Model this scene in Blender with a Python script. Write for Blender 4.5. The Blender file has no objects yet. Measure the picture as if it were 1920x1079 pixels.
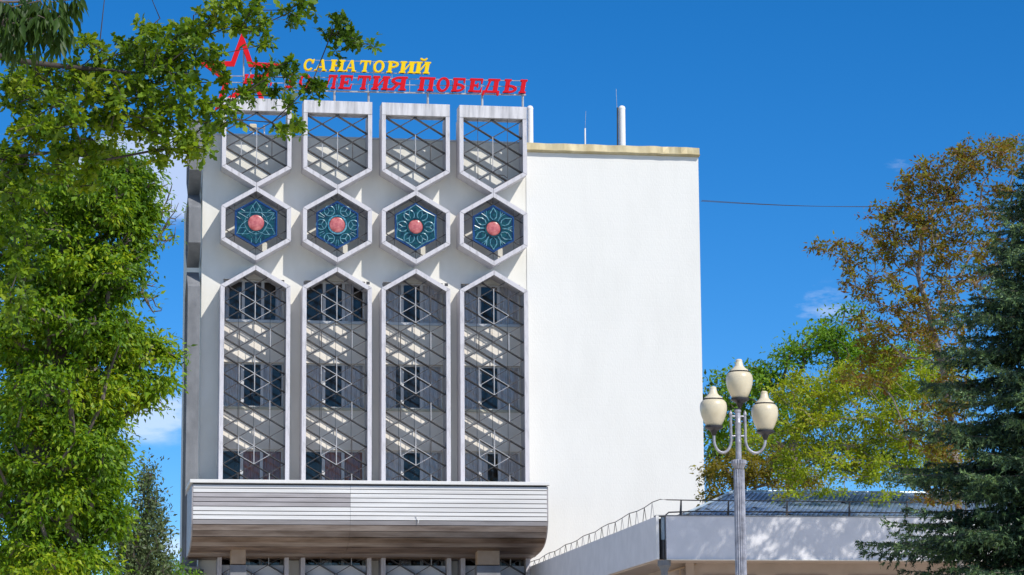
import bpy, math, random
import numpy as np
from mathutils import Matrix, Vector
random.seed(7); rng = np.random.default_rng(7)
sc = bpy.context.scene
col = sc.collection
R = math.radians

# ------------------------------------------------------------------ camera
FPX = 5000.0
yaw, pitch, roll = .16693, .16369, -.00702
CAM = Vector((0, -100, 1.6))
fw = Vector((math.sin(yaw)*math.cos(pitch), math.cos(yaw)*math.cos(pitch), math.sin(pitch)))
rt = Vector((math.cos(yaw), -math.sin(yaw), 0)); upv = rt.cross(fw)
R1 = rt*math.cos(roll)+upv*math.sin(roll); U1 = -rt*math.sin(roll)+upv*math.cos(roll)
cd = bpy.data.cameras.new('camera'); cam = bpy.data.objects.new('camera', cd); col.objects.link(cam)
M = Matrix((R1, U1, -fw)).transposed().to_4x4(); M.translation = CAM; cam.matrix_world = M
cd.sensor_width = 36; cd.lens = FPX/1920*36; cd.clip_start = .5; cd.clip_end = 6000
sc.camera = cam

def U(px, py, Y):
    """pixel of the 1920x1079 photograph -> point on the vertical plane y = Y"""
    d = fw*FPX + R1*(px-960) + U1*(539.5-py)
    t = (Y-CAM.y)/d.y
    return CAM + d*t
def XZ(px, py, Y):
    p = U(px, py, Y); return p.x, p.z

# ------------------------------------------------------------------ world, sun, exposure
SUN = Vector((.72, -1.0, 1.22)).normalized()
sun_el = math.asin(SUN.z); sun_az = math.atan2(SUN.x, SUN.y)
w = bpy.data.worlds.new('World'); sc.world = w; w.use_nodes = True
n = w.node_tree.nodes; l = w.node_tree.links
sky = n.new('ShaderNodeTexSky'); sky.sky_type = 'NISHITA'; sky.sun_disc = False
sky.sun_elevation = sun_el; sky.sun_rotation = sun_az
sky.air_density = .85; sky.dust_density = 0; sky.ozone_density = 6; sky.altitude = 2500
hs = n.new('ShaderNodeHueSaturation'); hs.inputs['Saturation'].default_value = 1.27; hs.inputs['Value'].default_value = .82
l.new(sky.outputs[0], hs.inputs['Color'])
# thin clouds: noise in the sky's own direction space
tc = n.new('ShaderNodeTexCoord')
mp = n.new('ShaderNodeMapping'); mp.inputs['Scale'].default_value = (1, 1, 3.2); l.new(tc.outputs['Generated'], mp.inputs['Vector'])
nz = n.new('ShaderNodeTexNoise'); nz.inputs['Scale'].default_value = 16; nz.inputs['Detail'].default_value = 9; nz.inputs['Roughness'].default_value = .62
l.new(mp.outputs[0], nz.inputs['Vector'])
acc = None
def nmath(op, a, b=None, c=None):
    m = n.new('ShaderNodeMath'); m.operation = op
    for i, v in enumerate((a, b, c)):
        if v is None: continue
        if hasattr(v, 'links'): l.new(v, m.inputs[i])
        else: m.inputs[i].default_value = v
    return m.outputs[0]
for (px, py, rad, amp) in ((305, 330, .040, 1.7), (230, 330, .03, .9), (290, 785, .024, .85), (1545, 582, .024, .66), (330, 1030, .02, .6), (1690, 305, .010, .4)):
    d = (fw*FPX + R1*(px-960) + U1*(539.5-py)).normalized()
    sub = n.new('ShaderNodeVectorMath'); sub.operation = 'SUBTRACT'; l.new(tc.outputs['Generated'], sub.inputs[0]); sub.inputs[1].default_value = d
    sc3 = n.new('ShaderNodeVectorMath'); sc3.operation = 'MULTIPLY'; l.new(sub.outputs[0], sc3.inputs[0]); sc3.inputs[1].default_value = (1, 1, 1.9)
    ln = n.new('ShaderNodeVectorMath'); ln.operation = 'LENGTH'; l.new(sc3.outputs[0], ln.inputs[0])
    g = nmath('SUBTRACT', 1.0, nmath('DIVIDE', ln.outputs['Value'], rad)); g = nmath('MAXIMUM', g, 0.0)
    g = nmath('MULTIPLY', g, amp)
    acc = g if acc is None else nmath('ADD', acc, g)
den = nmath('ADD', nmath('MULTIPLY', nmath('SUBTRACT', nz.outputs['Fac'], .56), 2.6), acc)
den = nmath('MULTIPLY', den, .9)
cl_ = nmath('MINIMUM', nmath('MAXIMUM', nmath('MULTIPLY', den, nmath('MINIMUM', nmath('MULTIPLY', acc, 2.5), 1.0)), 0.0), .42)
nb_ = n.new('ShaderNodeTexNoise'); nb_.inputs['Scale'].default_value = 2.3; nb_.inputs['Detail'].default_value = 8; nb_.inputs['Roughness'].default_value = .55  # second, brighter cloud cover added mostly out of view to lift the fill light
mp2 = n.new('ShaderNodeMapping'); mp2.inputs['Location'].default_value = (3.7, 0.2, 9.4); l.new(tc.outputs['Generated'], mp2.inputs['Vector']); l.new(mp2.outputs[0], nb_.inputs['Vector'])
fill_clouds = nmath('MINIMUM', nmath('MAXIMUM', nmath('MULTIPLY', nmath('SUBTRACT', nb_.outputs['Fac'], .505), 7.0), 0.0), .85)
cl_ = nmath('MAXIMUM', cl_, fill_clouds)
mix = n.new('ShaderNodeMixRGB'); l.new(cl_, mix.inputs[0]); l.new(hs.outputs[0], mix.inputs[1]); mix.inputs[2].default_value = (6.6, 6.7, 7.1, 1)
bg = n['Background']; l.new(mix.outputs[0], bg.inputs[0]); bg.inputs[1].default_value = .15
sl = bpy.data.lights.new('sun', 'SUN'); sl.energy = 3.7; sl.angle = R(.53); sl.color = (1, .955, .88)
so = bpy.data.objects.new('sun', sl); col.objects.link(so); so.rotation_euler = (-SUN).to_track_quat('-Z', 'Y').to_euler()
vs = sc.view_settings; vs.view_transform = 'Standard'; vs.look = 'None'; vs.exposure = .24; vs.gamma = 1; vs.use_curve_mapping = False
sc.cycles.max_bounces = 8; sc.cycles.transparent_max_bounces = 16

# ------------------------------------------------------------------ materials
def mat(name, c1, c2=None, rough=.7, scale=3, stretch=(1, 1, 1), bump=0., bscale=40, metal=0., spec=.5, lo=.35, hi=.65, det=6, coat=0., ior=None):
    m = bpy.data.materials.new(name); m.use_nodes = True
    N = m.node_tree.nodes; L = m.node_tree.links; b = N['Principled BSDF']
    b.inputs['Roughness'].default_value = rough; b.inputs['Metallic'].default_value = metal
    b.inputs['Specular IOR Level'].default_value = spec; b.inputs['Coat Weight'].default_value = coat
    if ior: b.inputs['IOR'].default_value = ior
    t = N.new('ShaderNodeTexCoord'); mpp = N.new('ShaderNodeMapping'); mpp.inputs['Scale'].default_value = stretch
    L.new(t.outputs['Object'], mpp.inputs['Vector'])
    if c2:
        z = N.new('ShaderNodeTexNoise'); z.inputs['Scale'].default_value = scale; z.inputs['Detail'].default_value = det; z.inputs['Roughness'].default_value = .6
        L.new(mpp.outputs[0], z.inputs['Vector'])
        r = N.new('ShaderNodeValToRGB'); r.color_ramp.elements[0].position = lo; r.color_ramp.elements[1].position = hi
        r.color_ramp.elements[0].color = (*c1, 1); r.color_ramp.elements[1].color = (*c2, 1)
        L.new(z.outputs['Fac'], r.inputs[0]); L.new(r.outputs[0], b.inputs['Base Color'])
    else: b.inputs['Base Color'].default_value = (*c1, 1)
    if bump:
        z2 = N.new('ShaderNodeTexNoise'); z2.inputs['Scale'].default_value = bscale; z2.inputs['Detail'].default_value = 5
        L.new(mpp.outputs[0], z2.inputs['Vector'])
        bp = N.new('ShaderNodeBump'); bp.inputs['Strength'].default_value = bump; bp.inputs['Distance'].default_value = .02
        L.new(z2.outputs['Fac'], bp.inputs['Height']); L.new(bp.outputs[0], b.inputs['Normal'])
    return m

def leafmat(name, cols, trans=.35, rough=.5):
    """leaf colour varies from leaf to leaf and slowly through the crown"""
    m = bpy.data.materials.new(name); m.use_nodes = True
    N = m.node_tree.nodes; L = m.node_tree.links; b = N['Principled BSDF']; out = N['Material Output']
    geo = N.new('ShaderNodeNewGeometry'); t = N.new('ShaderNodeTexCoord')
    z = N.new('ShaderNodeTexNoise'); z.inputs['Scale'].default_value = .9; z.inputs['Detail'].default_value = 3; L.new(t.outputs['Object'], z.inputs['Vector'])
    a = N.new('ShaderNodeMath'); a.operation = 'MULTIPLY'; a.inputs[1].default_value = .55; L.new(geo.outputs['Random Per Island'], a.inputs[0])
    c = N.new('ShaderNodeMath'); c.operation = 'MULTIPLY_ADD'; c.inputs[1].default_value = 1.5; c.inputs[2].default_value = -.52; L.new(z.outputs['Fac'], c.inputs[0])
    d = N.new('ShaderNodeMath'); d.operation = 'ADD'; L.new(a.outputs[0], d.inputs[0]); L.new(c.outputs[0], d.inputs[1])
    r = N.new('ShaderNodeValToRGB'); L.new(d.outputs[0], r.inputs[0])
    e = r.color_ramp.elements
    e[0].position = 0.05; e[0].color = (*cols[0], 1); e[1].position = .95; e[1].color = (*cols[-1], 1)
    for i, cc in enumerate(cols[1:-1]):
        q = e.new(.05+.9*(i+1)/(len(cols)-1)); q.color = (*cc, 1)
    L.new(r.outputs[0], b.inputs['Base Color']); b.inputs['Roughness'].default_value = rough; b.inputs['Specular IOR Level'].default_value = .35
    tr = N.new('ShaderNodeBsdfTranslucent')
    mul = N.new('ShaderNodeMixRGB'); mul.blend_type = 'MULTIPLY'; mul.inputs[0].default_value = 1; mul.inputs[2].default_value = (1.5, 1.35, .5, 1)
    L.new(r.outputs[0], mul.inputs[1]); L.new(mul.outputs[0], tr.inputs[0])
    ms = N.new('ShaderNodeMixShader'); ms.inputs[0].default_value = trans
    L.new(b.outputs[0], ms.inputs[1]); L.new(tr.outputs[0], ms.inputs[2]); L.new(ms.outputs[0], out.inputs['Surface'])
    return m

MT = {}
MT['cream'] = mat('cream_render', (.70, .675, .60), (.76, .74, .67), .85, 1.2, (1, 1, .5), .25, 60)
MT['white_wall'] = mat('white_painted_masonry', (.72, .71, .67), (.755, .745, .705), .85, .7, (1, 1, .35), .35, 25, lo=.3, hi=.55)
MT['frame'] = mat('painted_concrete', (.42, .405, .42), (.60, .58, .605), .75, 3.2, (2.2, 2.2, .5), .3, 50, lo=.30, hi=.50)
MT['beam'] = mat('streaky_concrete', (.36, .355, .37), (.66, .645, .66), .8, 2.6, (1.6, 1.6, .16), .25, 40, lo=.32, hi=.56)
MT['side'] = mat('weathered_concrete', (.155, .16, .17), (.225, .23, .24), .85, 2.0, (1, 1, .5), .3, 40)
MT['bar'] = mat('dull_steel_bar', (.035, .03, .028), (.085, .075, .07), .5, 5)
MT['rod'] = mat('pale_steel_rod', (.38, .37, .36), (.50, .48, .47), .4, 5, metal=.2)  # paler lattice steel: the sun caught on the bars put into the colour
MT['glass'] = None
MT['winframe'] = mat('white_window_profile', (.58, .59, .61), (.66, .67, .69), .5, 2)
MT['spandrel'] = mat('beige_spandrel_render', (.82, .75, .65), (.87, .81, .72), .8, 1.2, bump=.2)
MT['spandrel_white'] = mat('white_spandrel_sheet', (.74, .76, .80), (.82, .83, .85), .6, 1.5)
MT['sill'] = mat('olive_sill', (.48, .46, .36), (.58, .56, .44), .6, 2)
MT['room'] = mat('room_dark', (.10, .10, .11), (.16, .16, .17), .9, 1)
MT['curtain'] = mat('pale_curtain', (.66, .65, .68), (.80, .79, .80), .9, 5, (5, 5, .4))
MT['curtain_red'] = mat('russet_curtain', (.36, .17, .15), (.48, .26, .22), .9, 5, (5, 5, .4))
MT['gold'] = mat('gold_coping_sheet', (.40, .33, .18), (.56, .49, .31), .55, 2.2, (1, 1, .3), .3, 6, metal=.15)
MT['coping'] = mat('zinc_coping', (.45, .46, .46), (.6, .6, .6), .45, 2, metal=.5)
MT['slat'] = mat('silver_cladding', (.60, .585, .565), (.76, .745, .72), .42, 2.0, (.12, 1, 3), .12, 30, metal=.08)
MT['slat_grey'] = mat('dull_grey_cladding', (.30, .28, .28), (.40, .375, .38), .55, 2.0, (.3, 1, 3), .15, 30, metal=.2)
MT['slat_brown'] = mat('shaded_brown_cladding', (.085, .048, .025), (.27, .19, .14), .5, 2.2, (.25, 1, 2), .2, 30, metal=.15)  # shade of the curved underside put into the slat colour
MT['slat_mid'] = mat('shaded_cladding', (.17, .125, .10), (.36, .295, .25), .5, 2.2, (.25, 1, 2), .2, 30, metal=.15)  # lighter tone of the same painted underside shade
MT['pillar'] = mat('tan_pillar_render', (.36, .245, .155), (.44, .315, .21), .8, 2, bump=.3)
MT['dark'] = mat('dark_metal', (.03, .03, .035), (.06, .06, .06), .5, 3)
MT['yellow'] = mat('yellow_sign_plastic', (.82, .54, .005), (.85, .58, .006), .6, 2, spec=.15)
MT['red'] = mat('red_sign_plastic', (.58, .002, .010), (.64, .004, .014), .6, 2, spec=.15)
MT['steel'] = mat('galvanised_steel', (.35, .33, .31), (.55, .54, .52), .45, 6, metal=.4)
MT['pipe'] = mat('white_pipe', (.76, .755, .74), (.8, .8, .785), .5, 2)
MT['tile_blue'] = mat('cobalt_glaze', (.005, .025, .11), (.008, .06, .20), .28, 4, coat=.1, bump=.3, bscale=9)
MT['tile_teal'] = mat('teal_glaze', (.001, .016, .035), (.004, .07, .075), .25, 7, coat=.15, bump=.4, bscale=9)
MT['tile_line'] = mat('pale_blue_glaze', (.012, .12, .19), (.17, .36, .42), .18, 9, coat=.5)
MT['tile_red'] = mat('coral_glaze', (.38, .07, .075), (.60, .19, .18), .28, 7, coat=.15, bump=.3, bscale=8)
MT['globe'] = mat('opal_cream_glass', (.60, .52, .355), (.68, .60, .43), .35, 4, coat=.2)
MT['globe_cap'] = mat('cream_cap', (.62, .54, .38), (.7, .63, .48), .4, 3)
MT['lamp_black'] = mat('black_lamp_bowl', (.012, .012, .014), (.025, .022, .03), .35, 3)
MT['lamp_metal'] = mat('grey_painted_lamp_steel', (.24, .24, .27), (.42, .42, .46), .42, 9, metal=.3, bump=.3, bscale=30)
MT['annex'] = mat('annex_white_render', (.66, .655, .67), (.74, .73, .745), .8, 1.5, bump=.25)
MT['annex_tan'] = mat('annex_tan_render', (.42, .34, .28), (.48, .39, .33), .8, 1.5, bump=.2)
MT['annex_tan2'] = mat('annex_tan_panel', (.33, .27, .225), (.38, .31, .26), .8, 1.5, bump=.2)
MT['roof_tile'] = mat('blue_grey_tiles', (.30, .42, .58), (.56, .66, .78), .30, 1.4, metal=.1, coat=.3)
MT['roof_flash'] = mat('pale_blue_flashing', (.40, .50, .58), (.52, .60, .66), .4, 2, metal=.3)
MT['drain'] = mat('blue_grey_drainpipe', (.22, .30, .36), (.28, .36, .42), .5, 3)
MT['bark'] = mat('grey_brown_bark', (.07, .055, .045), (.16, .13, .105), .9, 6, (1, 1, .3), .6, 20)
MT['bark_dark'] = mat('dark_bark', (.035, .028, .022), (.085, .068, .055), .9, 6, (1, 1, .3), .6, 20)
MT['bark_pale'] = mat('pale_bark', (.17, .145, .125), (.33, .29, .26), .9, 6, (1, 1, .3), .6, 20)
MT['ground'] = mat('paving', (.56, .50, .42), (.66, .60, .51), .9, .6, bump=.2, bscale=6)
MT['grass'] = mat('grass_soil', (.05, .075, .02), (.09, .12, .04), 1, .3, bump=.4, bscale=5)
MT['mortar'] = mat('parapet_white', (.7, .69, .66), (.75, .74, .72), .7, 1)
MT['wire'] = mat('wire_dark', (.05, .05, .06), None, .5)

def glassmat():
    m = bpy.data.materials.new('window_glass'); m.use_nodes = True
    N = m.node_tree.nodes; L = m.node_tree.links; out = N['Material Output']; N.remove(N['Principled BSDF'])
    t = N.new('ShaderNodeBsdfTransparent'); t.inputs[0].default_value = (.96, .96, .96, 1)
    g = N.new('ShaderNodeBsdfGlossy'); g.inputs['Roughness'].default_value = .02; g.inputs[0].default_value = (.95, .80, .70, 1)
    f = N.new('ShaderNodeFresnel'); f.inputs[0].default_value = 1.42
    ms = N.new('ShaderNodeMixShader'); L.new(f.outputs[0], ms.inputs[0]); L.new(t.outputs[0], ms.inputs[1]); L.new(g.outputs[0], ms.inputs[2])
    L.new(ms.outputs[0], out.inputs['Surface']); return m
MT['glass'] = glassmat()
def courses(m):
    N = m.node_tree.nodes; L = m.node_tree.links; b = N['Principled BSDF']
    t = N.new('ShaderNodeTexCoord'); sx = N.new('ShaderNodeSeparateXYZ'); cb = N.new('ShaderNodeCombineXYZ')
    L.new(t.outputs['Object'], sx.inputs[0]); L.new(sx.outputs['X'], cb.inputs['X']); L.new(sx.outputs['Z'], cb.inputs['Y'])
    br = N.new('ShaderNodeTexBrick'); br.inputs['Scale'].default_value = 1; br.inputs['Brick Width'].default_value = 1.2; br.inputs['Row Height'].default_value = .30; br.inputs['Mortar Size'].default_value = .018
    br.inputs['Color1'].default_value = (1, 1, 1, 1); br.inputs['Color2'].default_value = (.93, .93, .93, 1); br.inputs['Mortar'].default_value = (.3, .3, .3, 1)
    L.new(cb.outputs[0], br.inputs['Vector'])
    bp = N.new('ShaderNodeBump'); bp.inputs['Strength'].default_value = .16; bp.inputs['Distance'].default_value = .008
    old = b.inputs['Normal'].links[0].from_socket
    L.new(br.outputs['Color'], bp.inputs['Height']); L.new(old, bp.inputs['Normal']); L.new(bp.outputs[0], b.inputs['Normal'])
courses(MT['white_wall'])

# ------------------------------------------------------------------ object helpers
def tag(o, label=None, cat=None, group=None, kind=None):
    if label: o['label'] = label
    if cat: o['category'] = cat
    if group: o['group'] = group
    if kind: o['kind'] = kind
    return o
def root(name, loc, label, cat, group=None):
    o = bpy.data.objects.new(name, None); col.objects.link(o); o.location = loc; o['_o'] = 0
    del o['_o']; o.empty_display_size = .3
    tag(o, label, cat, group); return o
def org(p):
    while p is not None and p.parent is not None: p = p.parent
    return Vector(p.location) if p is not None else Vector((0, 0, 0))

class MB:
    def __init__(s): s.v = []; s.f = []
    def add(s, vs, fs):
        k = len(s.v); s.v += [tuple(a) for a in vs]; s.f += [[i+k for i in q] for q in fs]
    def box(s, x0, x1, y0, y1, z0, z1):
        s.add([(x0, y0, z0), (x1, y0, z0), (x1, y1, z0), (x0, y1, z0), (x0, y0, z1), (x1, y0, z1), (x1, y1, z1), (x0, y1, z1)],
              [(0, 3, 2, 1), (4, 5, 6, 7), (0, 1, 5, 4), (1, 2, 6, 5), (2, 3, 7, 6), (3, 0, 4, 7)])
    def prism(s, poly, y0, y1):
        """polygon of (x, z) run from y0 (front) to y1 (back)"""
        k = len(poly)
        s.add([(x, y0, z) for x, z in poly]+[(x, y1, z) for x, z in poly],
              [list(range(k)), list(range(2*k-1, k-1, -1))]+[(i, i+k, (i+1) % k+k, (i+1) % k) for i in range(k)])
    def ring(s, outer, inner, y0, y1):
        k = len(outer)
        s.add([(x, y0, z) for x, z in outer]+[(x, y0, z) for x, z in inner]+[(x, y1, z) for x, z in outer]+[(x, y1, z) for x, z in inner], [])
        b = len(s.v)-4*k
        for i in range(k):
            j = (i+1) % k
            s.f += [[b+i, b+j, b+k+j, b+k+i], [b+2*k+i, b+3*k+i, b+3*k+j, b+2*k+j], [b+i, b+2*k+i, b+2*k+j, b+j], [b+k+i, b+k+j, b+3*k+j, b+3*k+i]]
    def tube(s, pts, r, nseg=8, cap=True):
        pts = [Vector(p) for p in pts]; k = len(pts)
        rs = r if isinstance(r, (list, tuple)) else [r]*k
        b = len(s.v); up = None
        for i, p in enumerate(pts):
            t = (pts[min(i+1, k-1)]-pts[max(i-1, 0)]).normalized()
            if up is None:
                up = Vector((0, 1, 0)) if abs(t.y) < .9 else Vector((1, 0, 0))
            a = t.cross(up).normalized(); c = a.cross(t).normalized(); up = c
            for j in range(nseg):
                th = 2*math.pi*j/nseg
                s.v.append(tuple(p + (a*math.cos(th)+c*math.sin(th))*rs[i]))
        for i in range(k-1):
            for j in range(nseg):
                j2 = (j+1) % nseg
                s.f.append([b+i*nseg+j, b+i*nseg+j2, b+(i+1)*nseg+j2, b+(i+1)*nseg+j])
        if cap:
            s.f.append([b+j for j in range(nseg)][::-1]); s.f.append([b+(k-1)*nseg+j for j in range(nseg)])
    def lathe(s, c, prof, nseg=24, flute=0, fr=0.):
        b = len(s.v); k = len(prof)
        for (r, z) in prof:
            for j in range(nseg):
                th = 2*math.pi*j/nseg; rr = r*(1+fr*(1 if j % 2 else -1)) if flute else r
                s.v.append((c[0]+rr*math.cos(th), c[1]+rr*math.sin(th), c[2]+z))
        for i in range(k-1):
            for j in range(nseg):
                j2 = (j+1) % nseg
                s.f.append([b+i*nseg+j, b+i*nseg+j2, b+(i+1)*nseg+j2, b+(i+1)*nseg+j])
        s.f.append([b+j for j in range(nseg)][::-1]); s.f.append([b+(k-1)*nseg+j for j in range(nseg)])
    def bar(s, p, q, wid, dep, ydir=Vector((0, 1, 0))):
        """flat bar from p to q: wid in the facade plane, dep along ydir"""
        p = Vector(p); q = Vector(q); t = (q-p).normalized(); a = t.cross(ydir).normalized()*wid/2; d = ydir*dep
        vs = [p-a, p+a, q+a, q-a]; s.add([*vs, *[v+d for v in vs]], [(0, 1, 2, 3), (7, 6, 5, 4), (0, 4, 5, 1), (1, 5, 6, 2), (2, 6, 7, 3), (3, 7, 4, 0)])
    def build(s, name, m, parent=None, smooth=False, bevel=0., kind=None, label=None):
        o_ = org(parent)
        me = bpy.data.meshes.new(name); me.from_pydata([(v[0]-o_.x, v[1]-o_.y, v[2]-o_.z) for v in s.v], [], s.f); me.update()
        import bmesh
        bm = bmesh.new(); bm.from_mesh(me); bmesh.ops.recalc_face_normals(bm, faces=bm.faces)
        if bevel: bmesh.ops.bevel(bm, geom=bm.edges[:], offset=bevel, segments=1, affect='EDGES')
        bm.to_mesh(me); bm.free()
        me.materials.append(MT[m] if isinstance(m, str) else m)
        if smooth:
            me.polygons.foreach_set('use_smooth', [True]*len(me.polygons))
            me.set_sharp_from_angle(angle=R(40))
        o = bpy.data.objects.new(name, me); col.objects.link(o)
        if parent is not None: o.parent = parent
        if kind: o['kind'] = kind
        if label: o['label'] = label
        return o

# ------------------------------------------------------------------ setting
b = MB(); b.add([(-900, -400, 0), (900, -400, 0), (900, 1500, 0), (-900, 1500, 0)], [(0, 1, 2, 3)])
b.build('ground', 'ground', kind='structure')
b = MB(); b.add([(46, -60, .004), (120, -60, .004), (120, 200, .004), (46, 200, .004)], [(0, 1, 2, 3)])
b.add([(-120, -96, .004), (-12, -96, .004), (-12, 200, .004), (-120, 200, .004)], [(0, 1, 2, 3)])
b.build('lawn', 'grass', kind='structure')

# ------------------------------------------------------------------ main building
FY = -.93                       # front plane of the screens
xl = U(377, 600, 0).x           # left corner of the wall
xm = U(988.5, 600, 0).x         # joint between cream wall and white wall
xr = U(1314.5, 600, 0).x
ztop = U(690, 262, 0).z
ztopr = U(1150, 290, 0).z
cx = [U(p, 350+i*3.6, FY).x for i, p in enumerate((481, 633.2, 780, 925.5))]
halfw = (U(988, 420, FY).x-U(862, 420, FY).x)/2*1.0 + .01
fwid = .155
def colx(i, px, py, Y=0): return U(px, py, Y).x
zsp = lambda py, Y=0: U(700, py+ (700-700), Y).z   # heights are read on the vertical through x = 700
# rows read near the second/third column (x = 700): slope removed by the real camera
z_apex1 = U(633, 353.5, FY).z; z_hexbot = U(633, 492, FY).z; z_winapex = U(633, 500.5, FY).z
z_sidetop = U(569.5, 316.5, FY).z; z_beamtop = U(633, 189.8, FY).z; z_beambot = U(633, 213, FY).z
z_hextop = U(633, 353.5, FY).z
z_head = U(633, 527.5, 0).z
BY = .30                        # window plane
hole = halfw-.16
bld = root('sanatorium_building', (xl, 0, 0), 'pale six storey building with a blank white side wall and recessed window strips', 'building')
b = MB()
edges = [xl]
for c in cx:
    edges += [c-hole, c+hole]
edges.append(xm)
DEP = 16
for k in range(0, len(edges), 2):
    b.box(edges[k], edges[k+1], 0, .5, 0, z_head)
b.box(xl, xm, 0, .5, z_head, ztop)
b.box(xl, xl+.3, .5, DEP, 0, ztop); b.box(xl+.3, xm, DEP-.3, DEP, 0, ztop); b.box(xl+.3, xm, .5, DEP-.3, ztop-.9, ztop-.6)
b.build('cream_wall', 'cream', bld)
b = MB(); b.box(xm, xr, -.03, DEP+.02, 0, ztopr)
wr = b.build('white_wall', 'white_wall', bld)
b = MB(); b.box(xl-.06, xm-.01, -.05, .55, ztop, ztop+.07); b.build('coping', 'coping', bld)
# gold sheet coping, a little wavy, overhanging the white wall
b = MB(); N = 28; x0, x1 = xm+.02, xr+.03
zc0 = ztopr; hgt = U(1150, 272, -.15).z-ztopr
def wav(x, s): return .5*.018*math.sin(x*2.1+s)+.012*math.sin(x*5.3+2*s)+(.02*math.sin(x*9) if x > x1-2.2 else 0)
for i in range(N):
    a, c = x0+(x1-x0)*i/N, x0+(x1-x0)*(i+1)/N
    pr = lambda x: [(x, -.03, zc0-.02), (x, -.20, zc0+.02+wav(x, 1)*.5), (x, -.22, zc0+.05+wav(x, 1)*.5), (x, -.14+wav(x, 2), zc0+.09), (x, -.10+wav(x, 3), zc0+hgt+wav(x, 4)*.6), (x, .5, zc0+hgt+.02)]
    P, Q = pr(a), pr(c)
    for j in range(5): b.add([P[j], Q[j], Q[j+1], P[j+1]], [(0, 1, 2, 3)])
b.add(pr(x1)+[(x1, .5, zc0)], [(0, 1, 2, 3, 4, 5, 6)])
b.build('gold_coping', 'gold', bld, smooth=False)

# windows, sills and spandrels in the four recessed strips
rows = [(527, 604.5), (683.5, 766), (845.5, 925), (1003, 1063)]      # head / sill px at x = 633
def zrow(py, Y): return U(633, py, Y).z
for ci, c in enumerate(cx):
    hx0, hx1 = c-hole, c+hole
    zs = [(zrow(a, BY), zrow(b_, BY-.1)) for a, b_ in rows]
    zs[0] = (z_head+.001, zs[0][1])
    # spandrels between the windows
    for ri in range(3):
        z1, z0 = zs[ri][1]-.10, zs[ri+1][0]
        b = MB(); b.box(hx0, hx1, .04, .36, z0, z1)
        b.build('spandrel_panel', 'spandrel', bld)
        b = MB(); b.box(hx0+.002, hx1-.002, -.02, .4, z1+.001, z1+.10); b.build('window_sill', 'sill' if ri else 'coping', bld)
    z1 = zs[3][1]
    b = MB(); b.box(hx0, hx1, -.50, .3, z1-3.2, z1); b.build('spandrel_panel', 'spandrel_white', bld, label='white sheet panel below the lowest window')
    b = MB(); b.box(hx0, hx1, .5, .55, 0, z1-3.2); b.build('spandrel_panel', 'spandrel', bld)
    for ri in range(4):
        zh, zl = zs[ri]; zl = zl + .0
        fr = MB(); yb = BY
        m1, m2 = hx0+(hx1-hx0)*.335, hx0+(hx1-hx0)*.655
        for (a, e) in ((hx0, hx0+.06), (m1-.055, m1+.055), (m2-.055, m2+.055), (hx1-.06, hx1)): fr.box(a, e, yb-.04, yb+.05, zl, zh)
        segs = [(hx0+.06, m1-.055), (m1+.055, m2-.055), (m2+.055, hx1-.06)]
        for (a, e) in segs:
            fr.box(a, e, yb-.038, yb+.048, zl, zl+.06); fr.box(a, e, yb-.038, yb+.048, zh-.06, zh)
        fo = fr.build('window_frame', 'winframe', bld)
        for (a, e) in segs:
            g = MB(); g.box(a, e, yb, yb+.012, zl+.06, zh-.06); g.build('pane', 'glass', fo)
        # room behind and its curtains
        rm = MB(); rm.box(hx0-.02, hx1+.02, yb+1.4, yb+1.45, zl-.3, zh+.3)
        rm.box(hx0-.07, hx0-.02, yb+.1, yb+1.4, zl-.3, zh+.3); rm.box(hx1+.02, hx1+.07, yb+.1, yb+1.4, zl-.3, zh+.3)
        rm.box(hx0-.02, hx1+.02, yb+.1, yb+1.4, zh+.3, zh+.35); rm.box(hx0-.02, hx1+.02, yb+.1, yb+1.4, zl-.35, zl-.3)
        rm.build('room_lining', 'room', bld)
        cm = 'curtain'
        spans = [(hx0+.03, m1-.02), (m2+.02, hx1-.03)]
        if ri == 2 and ci < 2: cm = 'curtain_red'; spans = [(m1, m2+.1), (m2+.12, hx1-.03)]
        if ri == 1 and ci == 0: spans.append((m1+.1, m2-.1))
        if ri == 2 and ci == 3: spans.append((hx0+.5, m1+.3))
        if ri == 0 and ci in (0, 1): spans = [(hx0+.03, hx0+.25), (hx1-.3, hx1-.03)]
        if ri == 3: spans = [(m1-.1, m1+.35)]
        if ri < 3 and cm == 'curtain' and (ci*5+ri*3) % 4 == 1: spans = [(spans[0][0], spans[0][1]-.2)]+spans[1:]
        if ri < 3 and (ci*7+ri*2) % 5 == 2: spans = spans[:1]+[(m2+.02, m2+.40)]
        for (a, e) in spans:
            cu = MB(); K = max(6, int((e-a)/.045)); pv = []
            for k in range(K+1):
                x = a+(e-a)*k/K; yy = yb+.10+.03*math.sin(k*1.7+ci)
                pv += [(x, yy, zl+.02), (x, yy, zh)]
            cu.add(pv, [(2*k, 2*k+2, 2*k+3, 2*k+1) for k in range(K)])
            cu.build('curtain', cm, bld)

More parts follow.
